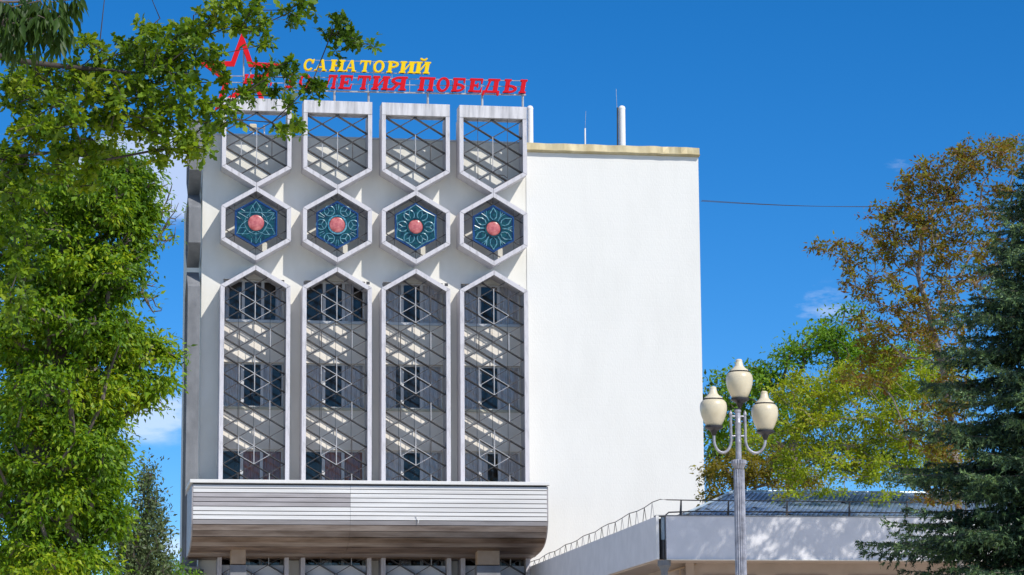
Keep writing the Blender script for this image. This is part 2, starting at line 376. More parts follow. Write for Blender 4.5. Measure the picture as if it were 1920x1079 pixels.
# ------------------------------------------------------------------ screens
SL = math.tan(R(30.5))
def clipbar(poly, p, d):
    """clip the infinite line p + t d to a convex polygon of (x, z)"""
    t0, t1 = -1e9, 1e9; k = len(poly)
    A = sum(poly[i][0]*poly[(i+1) % k][1]-poly[(i+1) % k][0]*poly[i][1] for i in range(k)); sg = 1 if A > 0 else -1
    for i in range(k):
        (ax, az), (bx, bz) = poly[i], poly[(i+1) % k]
        nx, nz = -(bz-az)*sg, (bx-ax)*sg
        q = nx*(p[0]-ax)+nz*(p[1]-az); e = nx*d[0]+nz*d[1]
        if abs(e) < 1e-9:
            if q < 0: return None
            continue
        t = -q/e
        if e > 0: t0 = max(t0, t)
        else: t1 = min(t1, t)
    if t1-t0 < .06: return None
    return (p[0]+d[0]*t0, p[1]+d[1]*t0), (p[0]+d[0]*t1, p[1]+d[1]*t1)
BW, BD, BYY = .024, .24, FY+.14
BSP = U(633, 249, BYY).z-U(633, 281.6, BYY).z      # lattice step
zlow = U(633, 650, BYY).z
def lattice(par, c, poly, z0, rows_, h):
    for k in range(-rows_, rows_+1):
        for s in (1, -1):
            g = clipbar(poly, (c, z0+k*BSP), (math.cos(R(30.5)), s*math.sin(R(30.5))))
            if g:
                mb = MB(); (ax, az), (bx, bz) = g
                off = 0 if s > 0 else .013
                low = (az+bz)/2 < zlow
                dp = (.30 if low else .235) if s < 0 else (.10 if low else .13)
                mb.bar((ax, BYY+off, az), (bx, BYY+off, bz), BW, dp); mb.build('lattice_bar', 'bar', par)
def vbar(par, x, za, zb, m='bar', wd=.03, dep=.05, yo=-.03):
    mb = MB(); mb.bar((x, BYY+yo, za), (x, BYY+yo, zb), wd, dep); mb.build('lattice_rod', m, par)

def members(outer, inn, yf, par):
    for k in range(len(outer)-1):
        a, b2, c2, d2 = [Vector((p[0], 0, p[1])) for p in (outer[k], outer[k+1], inn[k+1], inn[k])]
        g = .007; u = (b2-a).normalized()*g; j = random.uniform(-.006, .006)
        mb = MB(); mb.prism([(p.x, p.z) for p in (a+u, b2-u, c2-u, d2+u)], yf+j, -.002)
        mb.build('frame_member', 'frame', par)
names = ['leftmost', 'second from left', 'third from left', 'rightmost']
zt_c = U(633, 249, BYY).z            # node on the centre line of the top screens
zw_c = U(633, 569.5, BYY).z          # star node of the tall screens
tile_txt = ['five pointed star', 'six separate rings', 'six touching rings round a flower', 'six long petals']
def tube2(mb, pts, y, r=.014, closed=False, seg=5):
    P = [(x, y, z) for x, z in pts]
    if closed: P = P+[P[0]]
    mb.tube(P, r, seg)
def arc(cx_, cz_, r, a0, a1, k=18, ez=1.): return [(cx_+r*math.cos(R(a0+(a1-a0)*i/k)), cz_+ez*r*math.sin(R(a0+(a1-a0)*i/k))) for i in range(k+1)]
for i, c in enumerate(cx):
    H = halfw; F = fwid; f2 = F/math.cos(R(30.5))
    # --- top screen: heavy beam over a V-bottomed frame
    zs0 = z_sidetop; zap = z_sidetop-H*SL
    ex = 'beside the sign star' if i == 0 else ('with a bent wire at its foot' if i == 3 else 'behind the rooftop sign')
    nm = ['leftmost', 'second from the left', 'third from the left', 'rightmost'][i]
    t = root('roofline_screen', (c, FY, zap), f'open lattice frame with square top rising above the roof, {nm}', 'screen', 'open frames along the roofline')
    mb = MB()
    outer = [(c-H, z_beambot), (c-H, zs0), (c, zap), (c+H, zs0), (c+H, z_beambot)]
    inn = [(c-H+F, z_beambot), (c-H+F, zs0+F*.55), (c, zap+f2), (c+H-F, zs0+F*.55), (c+H-F, z_beambot)]
    members(outer, inn, FY, t)
    mb = MB(); mb.box(c-H-.003, c+H+.003, FY-.003, -.25, z_beambot, z_beamtop); mb.build('top_beam', 'beam', t, bevel=.012)
    poly = [inn[0], inn[1], inn[2], inn[3], inn[4]]
    h = (H-F)/2
    lattice(t, c, poly, zt_c, 6, h)
    vbar(t, c, zt_c, zt_c-2*BSP, 'rod')
    vbar(t, c+h, zt_c-.5*BSP, zt_c-1.5*BSP, 'bar'); vbar(t, c-h, zt_c-.7*BSP, zt_c-1.45*BSP, 'rod')
    if i == 3:
        vbar(t, c-h, z_beambot, zs0-.25, 'bar', .018, .02, .02); vbar(t, c+h, z_beambot, zs0-.25, 'bar', .018, .02, .02)
        mb = MB(); zz = zt_c-2*BSP
        mb.tube([(c, BYY-.05, zz), (c+.12, BYY-.06, zz-.12), (c+.3, BYY-.06, zz-.14), (c+.42, BYY-.06, zz-.15), (c+.55, BYY-.05, zz-.25)], .02, 6); mb.build('bent_wire', 'bar', t)
    # --- hexagon with a ceramic tile
    zt, zb = z_hextop, z_hexbot; zc = (zt+zb)/2
    v1, v0 = zt-H*SL, zb+H*SL
    hx = root('hexagon_screen', (c, FY, zb), f'hexagonal frame round a blue ceramic with {tile_txt[i]}', 'screen', 'hexagonal frames with ceramic tiles')
    outer = [(c, zt), (c+H, v1), (c+H, v0), (c, zb), (c-H, v0), (c-H, v1)]
    inn = [(c, zt-f2), (c+H-F, v1-F*.55), (c+H-F, v0+F*.55), (c, zb+f2), (c-H+F, v0+F*.55), (c-H+F, v1-F*.55)]
    members(outer+[outer[0]], inn+[inn[0]], FY-.004, hx)
    TR = (U(633, 380, FY).z-U(633, 470, FY).z)/2
    tz = zc+.03
    ty = FY+.10
    hexp = [(c+TR*math.sin(R(60*k)), tz+TR*math.cos(R(60*k))) for k in range(6)]
    mb = MB(); mb.prism(hexp, ty+.02, ty+.14); plate = mb.build('ceramic_tile', 'tile_blue', hx)
    # supports from frame to tile corners
    for k, (px_, pz_) in enumerate(hexp):
        d = Vector((px_-c, 0, pz_-tz)).normalized()
        e0 = Vector((px_, ty+.08, pz_)); 
        for sgn in (-1, 1):
            ang = R(30.5)
            if k in (0, 3):
                q = (px_, pz_), (sgn*math.cos(ang), (1 if k == 0 else -1)*math.sin(ang)); ln = .34
            else:
                sx = 1 if px_ > c else -1
                q = (px_, pz_), (sx*math.cos(ang), sgn*math.sin(ang)); ln = (H-F-abs(px_-c))/math.cos(ang)
            p0 = Vector((px_, ty+.07, pz_)); p1 = p0+Vector((q[1][0]*ln, 0, q[1][1]*ln))
            mb = MB(); mb.bar(p0, p1, .028, .08); mb.build('lattice_bar', 'bar', hx)
        if k not in (0, 3):
            lim = (v1-F*.55 if pz_ > tz else v0+F*.55)
            z2 = (zt-(abs(px_-c))*SL-f2) if pz_ > tz else (zb+abs(px_-c)*SL+f2)
            mb = MB(); mb.bar((px_, ty+.09, pz_), (px_, ty+.09, z2), .016, .02); mb.build('lattice_rod', 'bar', hx)
        else:
            mb = MB(); mb.bar((c, ty+.09, pz_), (c, ty+.09, zt-f2 if k == 0 else zb+f2), .016, .02); mb.build('lattice_rod', 'bar', hx)
    # relief of the tile
    sc_ = lambda r_, a_: (c+TR*r_*math.cos(R(a_)), tz+TR*r_*math.sin(R(a_)))
    mb = MB(); mb.ring([(c+TR*1.0*math.sin(R(60*k)), tz+TR*1.0*math.cos(R(60*k))) for k in range(6)], [(c+TR*.93*math.sin(R(60*k)), tz+TR*.93*math.cos(R(60*k))) for k in range(6)], ty-.02, ty+.019)
    mb.build('tile_rim', 'tile_blue', plate)
    inset = MB(); ins = .88 if i != 2 else .80
    if i == 2:
        st = []
        for k in range(6):
            st += [sc_(.92, 90+60*k), sc_(.70, 120+60*k)]
        inset.prism(st, ty+.004, ty+.019)
    else:
        inset.prism([sc_(ins, 90+60*k) for k in range(6)], ty+.004, ty+.019)
    inset.build('tile_field', 'tile_teal', plate)
    ln = MB(); y_ = ty+.0
    if i == 0:
        pts = [sc_(.80, 90+72*k) for k in range(5)]
        pts = [sc_(.86, 30), sc_(.86, 150), sc_(.84, 270)]
        tube2(ln, pts, y_, .016, True)
        for k in range(3):
            a = 90+120*k
            tube2(ln, [sc_(.90, a), sc_(.6, a+22), sc_(.36, a+48)], y_, .014); tube2(ln, [sc_(.90, a), sc_(.6, a-22), sc_(.36, a-48)], y_, .014)
            q = sc_(.56, a+60)
            tube2(ln, [sc_(.38, a+60), sc_(.84, a+60)], y_, .011)
            for dd in (-12, 12): tube2(ln, [sc_(.5, a+dd*.5), sc_(.74, a+dd)], y_, .016)
            for dd in (-16, 16): tube2(ln, [sc_(.66, a+60+dd), sc_(.84, a+60+dd*.8)], y_, .014)
        tube2(ln, arc(c, tz, TR*.46, 0, 360, 30), y_, .013)
    elif i == 1:
        for k in range(6):
            a = 60*k; q = sc_(.66, a)
            tube2(ln, arc(q[0], q[1], TR*.21, 0, 360), y_, .022)
            for s3 in range(3):
                th = a+120*s3
                tube2(ln, [q, (q[0]+TR*.17*math.cos(R(th)), q[1]+TR*.17*math.sin(R(th)))], y_+.004, .018)
            for dd in (-6, 6): tube2(ln, [sc_(.62, a+30+dd*.5), sc_(.88, a+30+dd*.7)], y_, .012)
    elif i == 2:
        for k in range(6):
            a = 60*k; q = sc_(.55, a)
            tube2(ln, arc(q[0], q[1], TR*.215, 0, 360), y_, .024)
            for s3 in (-35, 35): tube2(ln, [q, (q[0]+TR*.17*math.cos(R(a+s3)), q[1]+TR*.17*math.sin(R(a+s3)))], y_+.004, .016)
            tube2(ln, [q, (q[0]-TR*.15*math.cos(R(a)), q[1]-TR*.15*math.sin(R(a)))], y_+.004, .016)
            tube2(ln, [sc_(.93, 90+a), sc_(.76, 120+a), sc_(.93, 150+a)], y_-.004, .02)
    else:
        for k in range(6):
            a = 90+60*k
            tube2(ln, [sc_(.34, a), sc_(.5, a+15), sc_(.66, a+12), sc_(.88, a)], y_, .024); tube2(ln, [sc_(.34, a), sc_(.5, a-15), sc_(.66, a-12), sc_(.88, a)], y_, .024)
            tube2(ln, [sc_(.36, a+30), sc_(.56, a+30)], y_, .03); tube2(ln, [sc_(.56, a+30), sc_(.8, a+22)], y_, .02); tube2(ln, [sc_(.56, a+30), sc_(.8, a+38)], y_, .02)
            tube2(ln, [sc_(.5, a+30), sc_(.8, a+30)], y_, .014)
    ln.build('relief_lines', 'tile_line', plate, smooth=True)
    rr = TR*(.34 if i in (0, 1) else .31)
    if i: 
        mb = MB(); mb.ring([(c+rr*1.2*math.cos(R(15*k)), tz+rr*1.2*math.sin(R(15*k))) for k in range(24)], [(c+rr*math.cos(R(15*k)), tz+rr*math.sin(R(15*k))) for k in range(24)], ty-.05, ty+.003)
        mb.build('boss_ring', 'tile_line' if i == 1 else 'tile_teal', plate)
    mb = MB(); dome = [(rr*.97*math.sin(R(a)), rr*.15*math.cos(R(a))) for a in (90, 78, 64, 50, 36, 22, 8)]
    mb.lathe((0, 0, 0), dome, 24); mb.v = [(c+x, ty-.01-z, tz+y) for x, y, z in mb.v]
    mb.build('red_boss', 'tile_red', plate, smooth=True)
    # --- tall window screen
    za = z_winapex; zs1 = za-H*SL; zbt = 3.6
    t = root('tall_window_screen', (c, FY, zbt), f'tall lattice frame with pointed top in front of the windows, {nm}', 'screen', 'tall frames in front of the windows')
    outer = [(c-H, zbt), (c-H, zs1), (c, za), (c+H, zs1), (c+H, zbt)]
    inn = [(c-H+F, zbt), (c-H+F, zs1-F*.55), (c, za-f2), (c+H-F, zs1-F*.55), (c+H-F, zbt)]
    members(outer, inn, FY, t)
    nrow = int((za-zbt)/BSP)+2
    lattice(t, c, inn, zw_c, nrow, h)
    # star spokes and verticals, four lattice steps apart
    for s in range(0, 6):
        zz = zw_c-s*4*BSP
        if zz < zbt+1: break
        vbar(t, c, zz+BSP, zz-BSP, 'rod', .032, .05, -.035)
        vbar(t, c-h, zz+.5*BSP, zz-.5*BSP, 'rod', .03, .04, -.03); vbar(t, c+h, zz+.5*BSP, zz-.5*BSP, 'bar', .03, .05, -.03)
        if zz-2.5*BSP > zbt:
            vbar(t, c-h, zz-1.5*BSP, zz-2.5*BSP, 'bar', .03, .05, -.03); vbar(t, c+h, zz-1.5*BSP, zz-2.5*BSP, 'rod', .03, .04, -.03)
        for (ax, az, bx, bz) in ((-1, .5, 0, 0), (0, 0, 1, -.5), (-1, -.5, 0, -1), (0, -1, 1, -.5), (-1, -.5, 0, 0)):
            mb = MB(); mb.bar((c+ax*h, BYY-.045-.003*ax, zz+az*BSP), (c+bx*h, BYY-.045-.003*bx, zz+bz*BSP), .021, .03); mb.build('star_rod', 'rod', t)  # pale rods drawn where the bars catch the sun
    for x in (c-h*1.03, c, c+h*1.03):
        mb = MB(); mb.bar((x, BYY+.42, zbt), (x, BYY+.42, zs1+.2), .014, .014); mb.build('upright_rod', 'bar', t)
    # little bolts on the shoulders
    for x, zz in ((c-H+.12, zs1+.10), (c+H-.12, zs1+.14)):
        if i in (1, 2): mb = MB(); mb.box(x-.06, x+.06, FY+.2, FY+.3, zz+.02, zz+.12); mb.build('lug', 'dark', t)

# --- the same screens on the left side wall, seen edge on
sx0 = U(351, 700, -.6).x
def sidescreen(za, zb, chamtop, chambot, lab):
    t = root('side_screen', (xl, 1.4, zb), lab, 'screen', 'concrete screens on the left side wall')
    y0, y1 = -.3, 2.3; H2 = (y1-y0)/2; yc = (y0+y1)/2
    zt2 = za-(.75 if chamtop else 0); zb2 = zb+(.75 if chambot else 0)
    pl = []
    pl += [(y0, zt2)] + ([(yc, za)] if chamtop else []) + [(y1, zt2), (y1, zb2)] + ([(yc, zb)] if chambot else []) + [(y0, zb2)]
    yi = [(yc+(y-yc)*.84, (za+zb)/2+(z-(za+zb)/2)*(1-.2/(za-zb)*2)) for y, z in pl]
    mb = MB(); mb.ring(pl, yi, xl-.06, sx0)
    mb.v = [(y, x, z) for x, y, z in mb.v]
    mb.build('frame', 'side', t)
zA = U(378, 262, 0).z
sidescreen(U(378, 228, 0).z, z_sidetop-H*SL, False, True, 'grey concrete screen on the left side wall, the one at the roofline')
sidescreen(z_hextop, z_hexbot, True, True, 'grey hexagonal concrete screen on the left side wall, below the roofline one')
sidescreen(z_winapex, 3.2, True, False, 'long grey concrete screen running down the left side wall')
b = MB(); zz = U(360, 1064, -.5).z; xa = U(343, 1070, -.5).x; xb = U(383, 1070, -.9).x
t = root('side_awning', (xa, -.9, zz-.7), 'dark metal awning at the foot of the left side wall', 'awning')
b.box(xa, xl+.0, -.9, 3, zz-.10, zz); b.build('top_edge', 'side', t)
b = MB()
for k in range(3):
    b = MB(); b.box(xa+.04+.05*k, xb-.02, -.86+.03*k, 3, zz-.10-.2*(k+1), zz-.102-.2*k); b.build('slat', 'dark', t)

# ------------------------------------------------------------------ balcony canopy with slats
CY = -4.2
cL, cR = U(362, 960, CY).x, U(1025.5, 960, CY).x
z1_ = U(700, 912, CY).z
can = root('balcony', (cL, CY, 0), 'long curved balcony clad in silver and brown horizontal slats on two pillars', 'balcony')
zf = [U(700, p, CY).z for p in (911, 918, 926, 934.5, 943, 951.5, 960, 967.5, 976)]
prof = [(CY, z) for z in zf]
for (dy, py) in ((.06, 985), (.16, 996), (.34, 1007), (.6, 1017), (.95, 1025)):
    prof.append((CY+dy, U(700, py, CY+dy).z))
zlast = prof[-1][1]
prof += [(CY+1.45, zlast-.10), (CY+2.0, zlast-.17), (CY+2.7, zlast-.22), (CY+3.4, zlast-.25), (CY+4.17, zlast-.27)]
splits = U(657, 930, CY).x
for k in range(len(prof)-1):
    (ya, za), (yb, zb) = prof[k], prof[k+1]
    d = Vector((0, yb-ya, zb-za)); nn = Vector((0, d.z, -d.y)).normalized()
    if nn.y > 0: nn = -nn
    g = .013; dl = d.normalized()
    parts = [(cL, splits-.004), (splits+.004, cR)]
    for pi, (xa, xb) in enumerate(parts):
        m = 'slat'
        if pi == 0 and k in (2, 3, 4): m = 'slat_grey'
        if k in (8, 9): m = 'slat_grey'
        if k >= 10: m = 'slat_brown' if k in (11, 13, 14, 16, 17) else 'slat_mid'  # from the curve down, shade is painted in as grey and brown slats
        if k == 9: m = 'slat_mid'
        off = random.uniform(0, .008) + ((.012, .03)[k % 2] if k >= 9 else 0)
        A = Vector((0, ya, za))+dl*g; B = Vector((0, yb, zb))-dl*g
        A -= -nn*off; B -= -nn*(off+.012)
        A2 = A-nn*.03; B2 = B-nn*.03
        mb = MB(); mb.add([(xa, A.y, A.z), (xb, A.y, A.z), (xb, B.y, B.z), (xa, B.y, B.z), (xa, A2.y, A2.z), (xb, A2.y, A2.z), (xb, B2.y, B2.z), (xa, B2.y, B2.z)],
              [(0, 1, 2, 3), (7, 6, 5, 4), (0, 4, 5, 1), (1, 5, 6, 2), (2, 6, 7, 3), (3, 7, 4, 0)])
        mb.build('slat', m, can)
# body behind the slats (inset) and end plates
def inset_prof(e): return [(y+e+.0, z+ (e if y > CY+.1 else 0)) for y, z in prof]
ip = inset_prof(.06)
poly = ip+[(-.01, ip[-1][1]), (-.01, prof[0][1]), (ip[0][0], prof[0][1])]
def yzprism(mb, poly, x0, x1):
    k = len(poly); mb.add([(x0, y, z) for y, z in poly]+[(x1, y, z) for y, z in poly], [list(range(k)), list(range(2*k-1, k-1, -1))]+[(i, i+k, (i+1) % k+k, (i+1) % k) for i in range(k)])
mb = MB(); yzprism(mb, poly, cL+.03, cR-.03); mb.build('balcony_core', 'dark', can)
ep = prof+[(-.03, prof[-1][1]), (-.03, prof[0][1])]
for (a, e) in ((cL-.05, cL-.003), (cR+.003, cR+.05)):
    mb = MB(); yzprism(mb, ep, a, e); mb.build('end_plate', 'slat_grey', can)
mb = MB(); zc_ = U(700, 901.5, CY-.12).z; mb.box(cL-.13, cR+.10, CY-.12, -.96, prof[0][1]+.05, zc_); mb.build('cap_flashing', 'mortar', can, bevel=.01)
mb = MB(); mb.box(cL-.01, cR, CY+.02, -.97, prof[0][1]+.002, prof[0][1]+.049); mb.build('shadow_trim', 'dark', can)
for (pa, pb, py, lb) in ((433, 461, 1031, 1), (895, 937, 1034, 0)):
    Y = CY+1.3
    xa, xb = U(pa, 1050, Y).x, U(pb, 1050, Y).x
    mb = MB(); zt_ = U(700, 1059, Y).z
    mb.box(xa, xb, Y, Y+.5, zt_, zlast+.1); mb.build('pillar', 'pillar', can, bevel=.02)
    mb = MB(); mb.box(xa-.02, xb+.02, Y-.02, Y+.52, 0, zt_-.03); mb.build('pillar', 'side', can)
# small hook on the slats
h0 = U(783, 972, CY-.03)
mb = MB(); mb.tube([U(778, 969, CY-.01), U(782, 970, CY-.06), U(785, 976, CY-.07), U(784, 982, CY-.05)], .012, 6); mb.build('hook', 'pipe', can)

# ------------------------------------------------------------------ roof items
def cyl(name, m, px0, px1, pyt, pyb, Y, lab, cat, cap=True):
    a, b2 = U(px0, pyt, Y), U(px1, pyt, Y); r = (b2.x-a.x)/2; c0 = U((px0+px1)/2, pyb, Y)
    t = root(name, (c0.x, Y, c0.z-1.0), lab, cat)
    mb = MB(); mb.tube([(c0.x, Y, c0.z-1.0), (c0.x, Y, a.z-.03)], r, 20); mb.build('pipe_body', m, t, smooth=True)
    mb = MB(); mb.lathe((c0.x, Y, a.z-.03), [(r*1.06, 0), (r*1.06, .05), (r*.8, .12), (r*.3, .15)], 20); mb.build('pipe_cap', m, t, smooth=True)
    return t
cyl('vent_pipe', 'pipe', 988.5, 1000, 204, 268, .6, 'white vent pipe standing right behind the rightmost roofline frame', 'pipe')
t = cyl('vent_pipe', 'pipe', 1161, 1173, 204, 273, 1.2, 'white vent pipe alone in the middle of the gold coping', 'pipe')
mb = MB(); p = U(1158, 202, 1.15); q = U(1158, 272, 1.15); mb.tube([(q.x, 1.15, q.z-.5), (p.x, 1.15, p.z)], .035, 8); mb.build('dark_post', 'dark', t)
mb = MB(); mb.tube([(p.x-.03, 1.15, p.z), (p.x-.05, 1.15, p.z+.75)], .008, 5); mb.build('thin_whip', 'steel', t)
p = U(1097, 241, 1); q = U(1097, 272, 1)
t = root('roof_aerial', (q.x, 1, q.z-.5), 'thin short aerial rod on the roof above the white wall', 'aerial')
mb = MB(); mb.tube([(q.x, 1, q.z-.5), (p.x, 1, p.z)], [.035, .03], 8); mb.build('mast', 'pipe', t)
mb = MB(); mb.tube([(p.x, 1, p.z), (p.x+.04, 1, p.z+.7)], .007, 5); mb.build('whip', 'steel', t)
p = U(475, 240, .8)
t = root('roof_floodlight', (p.x, .8, p.z-.6), 'small white floodlight on the roof seen through the leftmost roofline frame', 'floodlight')
mb = MB(); mb.tube([(p.x, .8, p.z-1.2), (p.x, .8, p.z-.1)], .03, 8); mb.build('stand', 'pipe', t)
mb = MB(); mb.box(p.x-.16, p.x+.12, .7, .9, p.z-.12, p.z+.14); mb.build('lamp_head', 'globe_cap', t, bevel=.03)
mb = MB(); mb.tube([(p.x+.12, .8, p.z), (p.x+.42, .8, p.z-.02)], .025, 6); mb.tube([(p.x+.42, .8, p.z-.3), (p.x+.42, .8, p.z+.12)], .03, 6); mb.build('side_arm', 'pipe', t)

# ------------------------------------------------------------------ rooftop sign
SY = -.62
def ring_pts(cx_, cz_, rx, rz, k=22, a0=0, a1=360): return [(cx_+rx*math.cos(R(a0+(a1-a0)*i/k)), cz_+rz*math.sin(R(a0+(a1-a0)*i/k))) for i in range(k+(0 if a1-a0 >= 360 else 1))]
def band(o, i_): return [[o[k], o[k+1], i_[k+1], i_[k]] for k in range(len(o)-1)]
def bowl(x0, x1, z0, z1, t_, open_left=True, flip=False):
    """half ring opening to the left (bowl of P, B ...) or to the right when flipped"""
    cz = (z0+z1)/2; rz = (z1-z0)/2
    a0, a1 = (-90, 90)
    o = [(x0+(x1-x0)*math.cos(R(a)), cz+rz*math.sin(R(a))) for a in range(-90, 91, 15)]
    i_ = [(x0+(x1-x0-t_)*math.cos(R(a)), cz+(rz-.13)*math.sin(R(a))) for a in range(-90, 91, 15)]
    q = band(o, i_)
    if flip: q = [[(2*x0-x, z) for x, z in p_] for p_ in q]
    return q
def glyph(ch):
    """list of convex (x, z) polygons in a unit-high box, with the width"""
    S = .25; T = .15; ov = .08
    P = []
    def stem(x, z0=0, z1=1, top=True, bot=True):
        P.append([(x, z0), (x+S, z0), (x+S, z1), (x, z1)])
        if top: P.append([(x-ov, z1-T*.8), (x+S+ov, z1-T*.8), (x+S+ov, z1), (x-ov, z1)])
        if bot: P.append([(x-ov, z0), (x+S+ov, z0), (x+S+ov, z0+T*.8), (x-ov, z0+T*.8)])
    def hb(x0, x1, z0, t_=T): P.append([(x0, z0), (x1, z0), (x1, z0+t_), (x0, z0+t_)])
    def diag(xa, za, xb, zb, t_=.13): P.append([(xa-t_/2, za), (xa+t_/2, za), (xb+t_/2, zb), (xb-t_/2, zb)])
    W = .9
    if ch in 'ОO0':
        o = ring_pts(.42, .5, .42, .53, 24); i_ = ring_pts(.42, .5, .22, .40, 24); o.append(o[0]); i_.append(i_[0]); P += band(o, i_); W = .84
        if ch == '0': P[:] = [[(x*.86, z) for x, z in p_] for p_ in P]; W = .72
    elif ch == 'С':
        o = ring_pts(.42, .5, .42, .53, 20, 42, 322); i_ = ring_pts(.42, .5, .22, .40, 20, 42, 322); P += band(o, i_); P.append([(.60, .66), (.78, .66), (.80, 1.0), (.70, 1.0)]); W = .80
    elif ch == 'А':
        diag(.12, 0, .45, 1, .09); diag(.76, 0, .50, 1, .22); hb(.22, .66, .28, .10); hb(-.02, .28, 0, .10); hb(.58, .96, 0, .10); W = .94
    elif ch == 'Н':
        stem(.07); stem(.63); hb(.27, .63, .43, .13); W = .9
    elif ch == 'П':
        stem(.07); stem(.63); hb(.27, .63, .87, .13); W = .9
    elif ch == 'И' or ch == 'Й':
        stem(.07); stem(.63); P.append([(.27, .06), (.27, .28), (.63, .94), (.63, .72)]); W = .9
        if ch == 'Й':
            o = ring_pts(.46, 1.30, .24, .20, 8, 180, 360); i_ = ring_pts(.46, 1.32, .12, .09, 8, 180, 360); P += band(o, i_)
    elif ch == 'М':
        stem(.07); stem(.80); P.append([(.16, 1), (.34, 1), (.58, .12), (.48, .12)]); P.append([(.50, .12), (.60, .12), (.90, 1), (.80, 1)]); W = 1.07
    elif ch == 'Т':
        stem(.33, top=False); hb(0, .86, .87, .13); P.append([(0, .66), (.07, .66), (.12, .87), (0, .87)]); P.append([(.79, .66), (.86, .66), (.86, .87), (.74, .87)]); W = .86
    elif ch == 'Р':
        stem(.07); P.extend(bowl(.27, .80, .42, 1.0, .19)); W = .8
    elif ch == 'Л':
        stem(.60); hb(.20, .60, .87, .13); diag(.13, .06, .32, .87, .14); hb(0, .24, 0, .12); W = .87
    elif ch == 'Д':
        stem(.58, .10, 1, bot=False); hb(.22, .58, .87, .13); diag(.18, .10, .34, .87, .13); hb(0, .95, 0, .13); P.append([(0, -.20), (.10, -.20), (.14, 0), (0, 0)]); P.append([(.85, -.20), (.95, -.20), (.95, 0), (.81, 0)]); W = .95
    elif ch == 'Е':
        stem(.07, top=False, bot=False); hb(0, .82, .87, .13); hb(0, .82, 0, .13); hb(.27, .58, .44, .12)
        P.append([(.74, .64), (.82, .64), (.82, .87), (.70, .87)]); P.append([(.70, .13), (.82, .13), (.84, .36), (.77, .36)]); P.append([(.50, .33), (.58, .33), (.58, .67), (.50, .67)]); W = .84
    elif ch == 'Б':
        stem(.07, top=False); hb(0, .78, .87, .13); P.append([(.70, .66), (.78, .66), (.78, .87), (.67, .87)]); P.extend(bowl(.27, .82, 0, .60, .19)); W = .82
    elif ch == 'Ь' or ch == 'Ы':
        stem(.07); P.extend(bowl(.27, .80, 0, .58, .19)); W = .8
        if ch == 'Ы': stem(1.02); W = 1.29
    elif ch == 'Я':
        stem(.58); P.extend(bowl(.58, .58+.53, .42, 1.0, .19, flip=True)); P.append([(.06, .05), (.26, .05), (.52, .44), (.34, .44)]); hb(-.02, .30, 0, .10); W = .85
    elif ch == '3':
        P += bowl(.25, .72, .46, 1.03, .19); P += bowl(.25, .78, -.03, .57, .19); hb(.05, .30, .90, .12); hb(.02, .30, -.02, .13); W = .78
    elif ch == '.':
        P.append([(0, 0), (.24, 0), (.24, .24), (0, .24)]); W = .24
    elif ch == '-':
        P.append([(0, .40), (.36, .40), (.36, .54), (0, .54)]); W = .36
    return P, W
sign = root('rooftop_sign', (U(455, 184, SY).x, SY, U(455, 184, SY).z), 'rooftop lettering in yellow and red Cyrillic letters on a steel rack', 'sign')
def letter(ch, x0, x1, zt_, zb_, m, smal=False):
    """x0..x1: px extent of the glyph; zt_, zb_: px of its top and baseline at its middle"""
    mid = (x0+x1)/2; A = U(x0, zb_, SY-.1); B = U(x1, zb_, SY-.1); z0 = U(mid, zb_, SY-.1).z; z1 = U(mid, zt_, SY-.1).z
    P, W = glyph(ch); sh = .17; Hh = z1-z0
    sx = (B.x-A.x-sh*Hh)/W
    mb = MB()
    for k, pl in enumerate(P):
        mb.prism([(A.x+x*sx+z*sh*Hh, z0+z*Hh) for x, z in pl], SY-.14-.0012*k, SY-.0)
    mb.build('letter', m, sign)
def by(x, xa, ya, xb, yb): return ya+(yb-ya)*(x-xa)/(xb-xa)
for ch, a, e in (('С', 567.5, 590), ('А', 589, 615), ('Н', 617.5, 646), ('А', 645, 670.5), ('Т', 672.5, 696), ('О', 698, 722.5), ('Р', 724.5, 749), ('И', 748, 778), ('Й', 777, 806.5)):
    m_ = (a+e)/2; letter(ch, a, e, by(m_, 578, 111.5, 790, 116.5), by(m_, 578, 132.5, 790, 138.5), 'yellow')
for ch, a, e in (('3', 534, 556), ('0', 559, 584), ('-', 590, 602), ('Л', 608, 632), ('Е', 634, 663), ('Т', 667.5, 696), ('И', 696, 730), ('Я', 729, 763), ('П', 783, 815), ('О', 816.5, 845), ('Б', 846, 874.5), ('Е', 877.5, 907), ('Д', 904.5, 940), ('Ы', 943, 987.5)):
    m_ = (a+e)/2; letter(ch, a, e, by(m_, 620, 141, 965, 149.5), by(m_, 620, 166.5, 965, 175), 'red')
letter('И', 456, 476, 140, 157.5, 'red'); letter('М', 478, 504, 141, 160.5, 'red'); letter('.', 506, 513, 138, 161, 'red')
# rack
def rack(pts, r=.02, m='steel', nm='rack_bar'):
    mb = MB(); mb.tube([U(px, py, SY+.08) for px, py in pts], r, 6); mb.build(nm, m, sign)
for (y0, y1) in ((143, 152), (155, 163), (168, 178.5)):
    rack([(430, by(430, 440, y0, 985, y1)), (986, y1)], .018 if y0 < 168 else .032)
rack([(572, 113), (806, 118)], .012); rack([(572, 133.5), (806, 139.5)], .015)
for px in (534, 584, 632, 690, 725, 768, 806, 848, 872, 903, 980):
    rack([(px, by(px, 440, 143, 985, 152)), (px, by(px, 440, 168, 985, 178.5))], .015)
for px in (600, 630, 662, 700, 735, 756, 790):
    rack([(px, by(px, 572, 113, 806, 118)), (px, by(px, 572, 143, 806, 149))], .01)
for px in (458, 532, 627, 691, 802, 904, 980):
    mb = MB(); p = U(px, by(px, 440, 168, 985, 178.5), SY+.08); q = U(px, 200, SY+.08)
    mb.tube([p, (p.x, p.y, z_beamtop-.002)], .045, 8); mb.build('post', 'steel', sign)
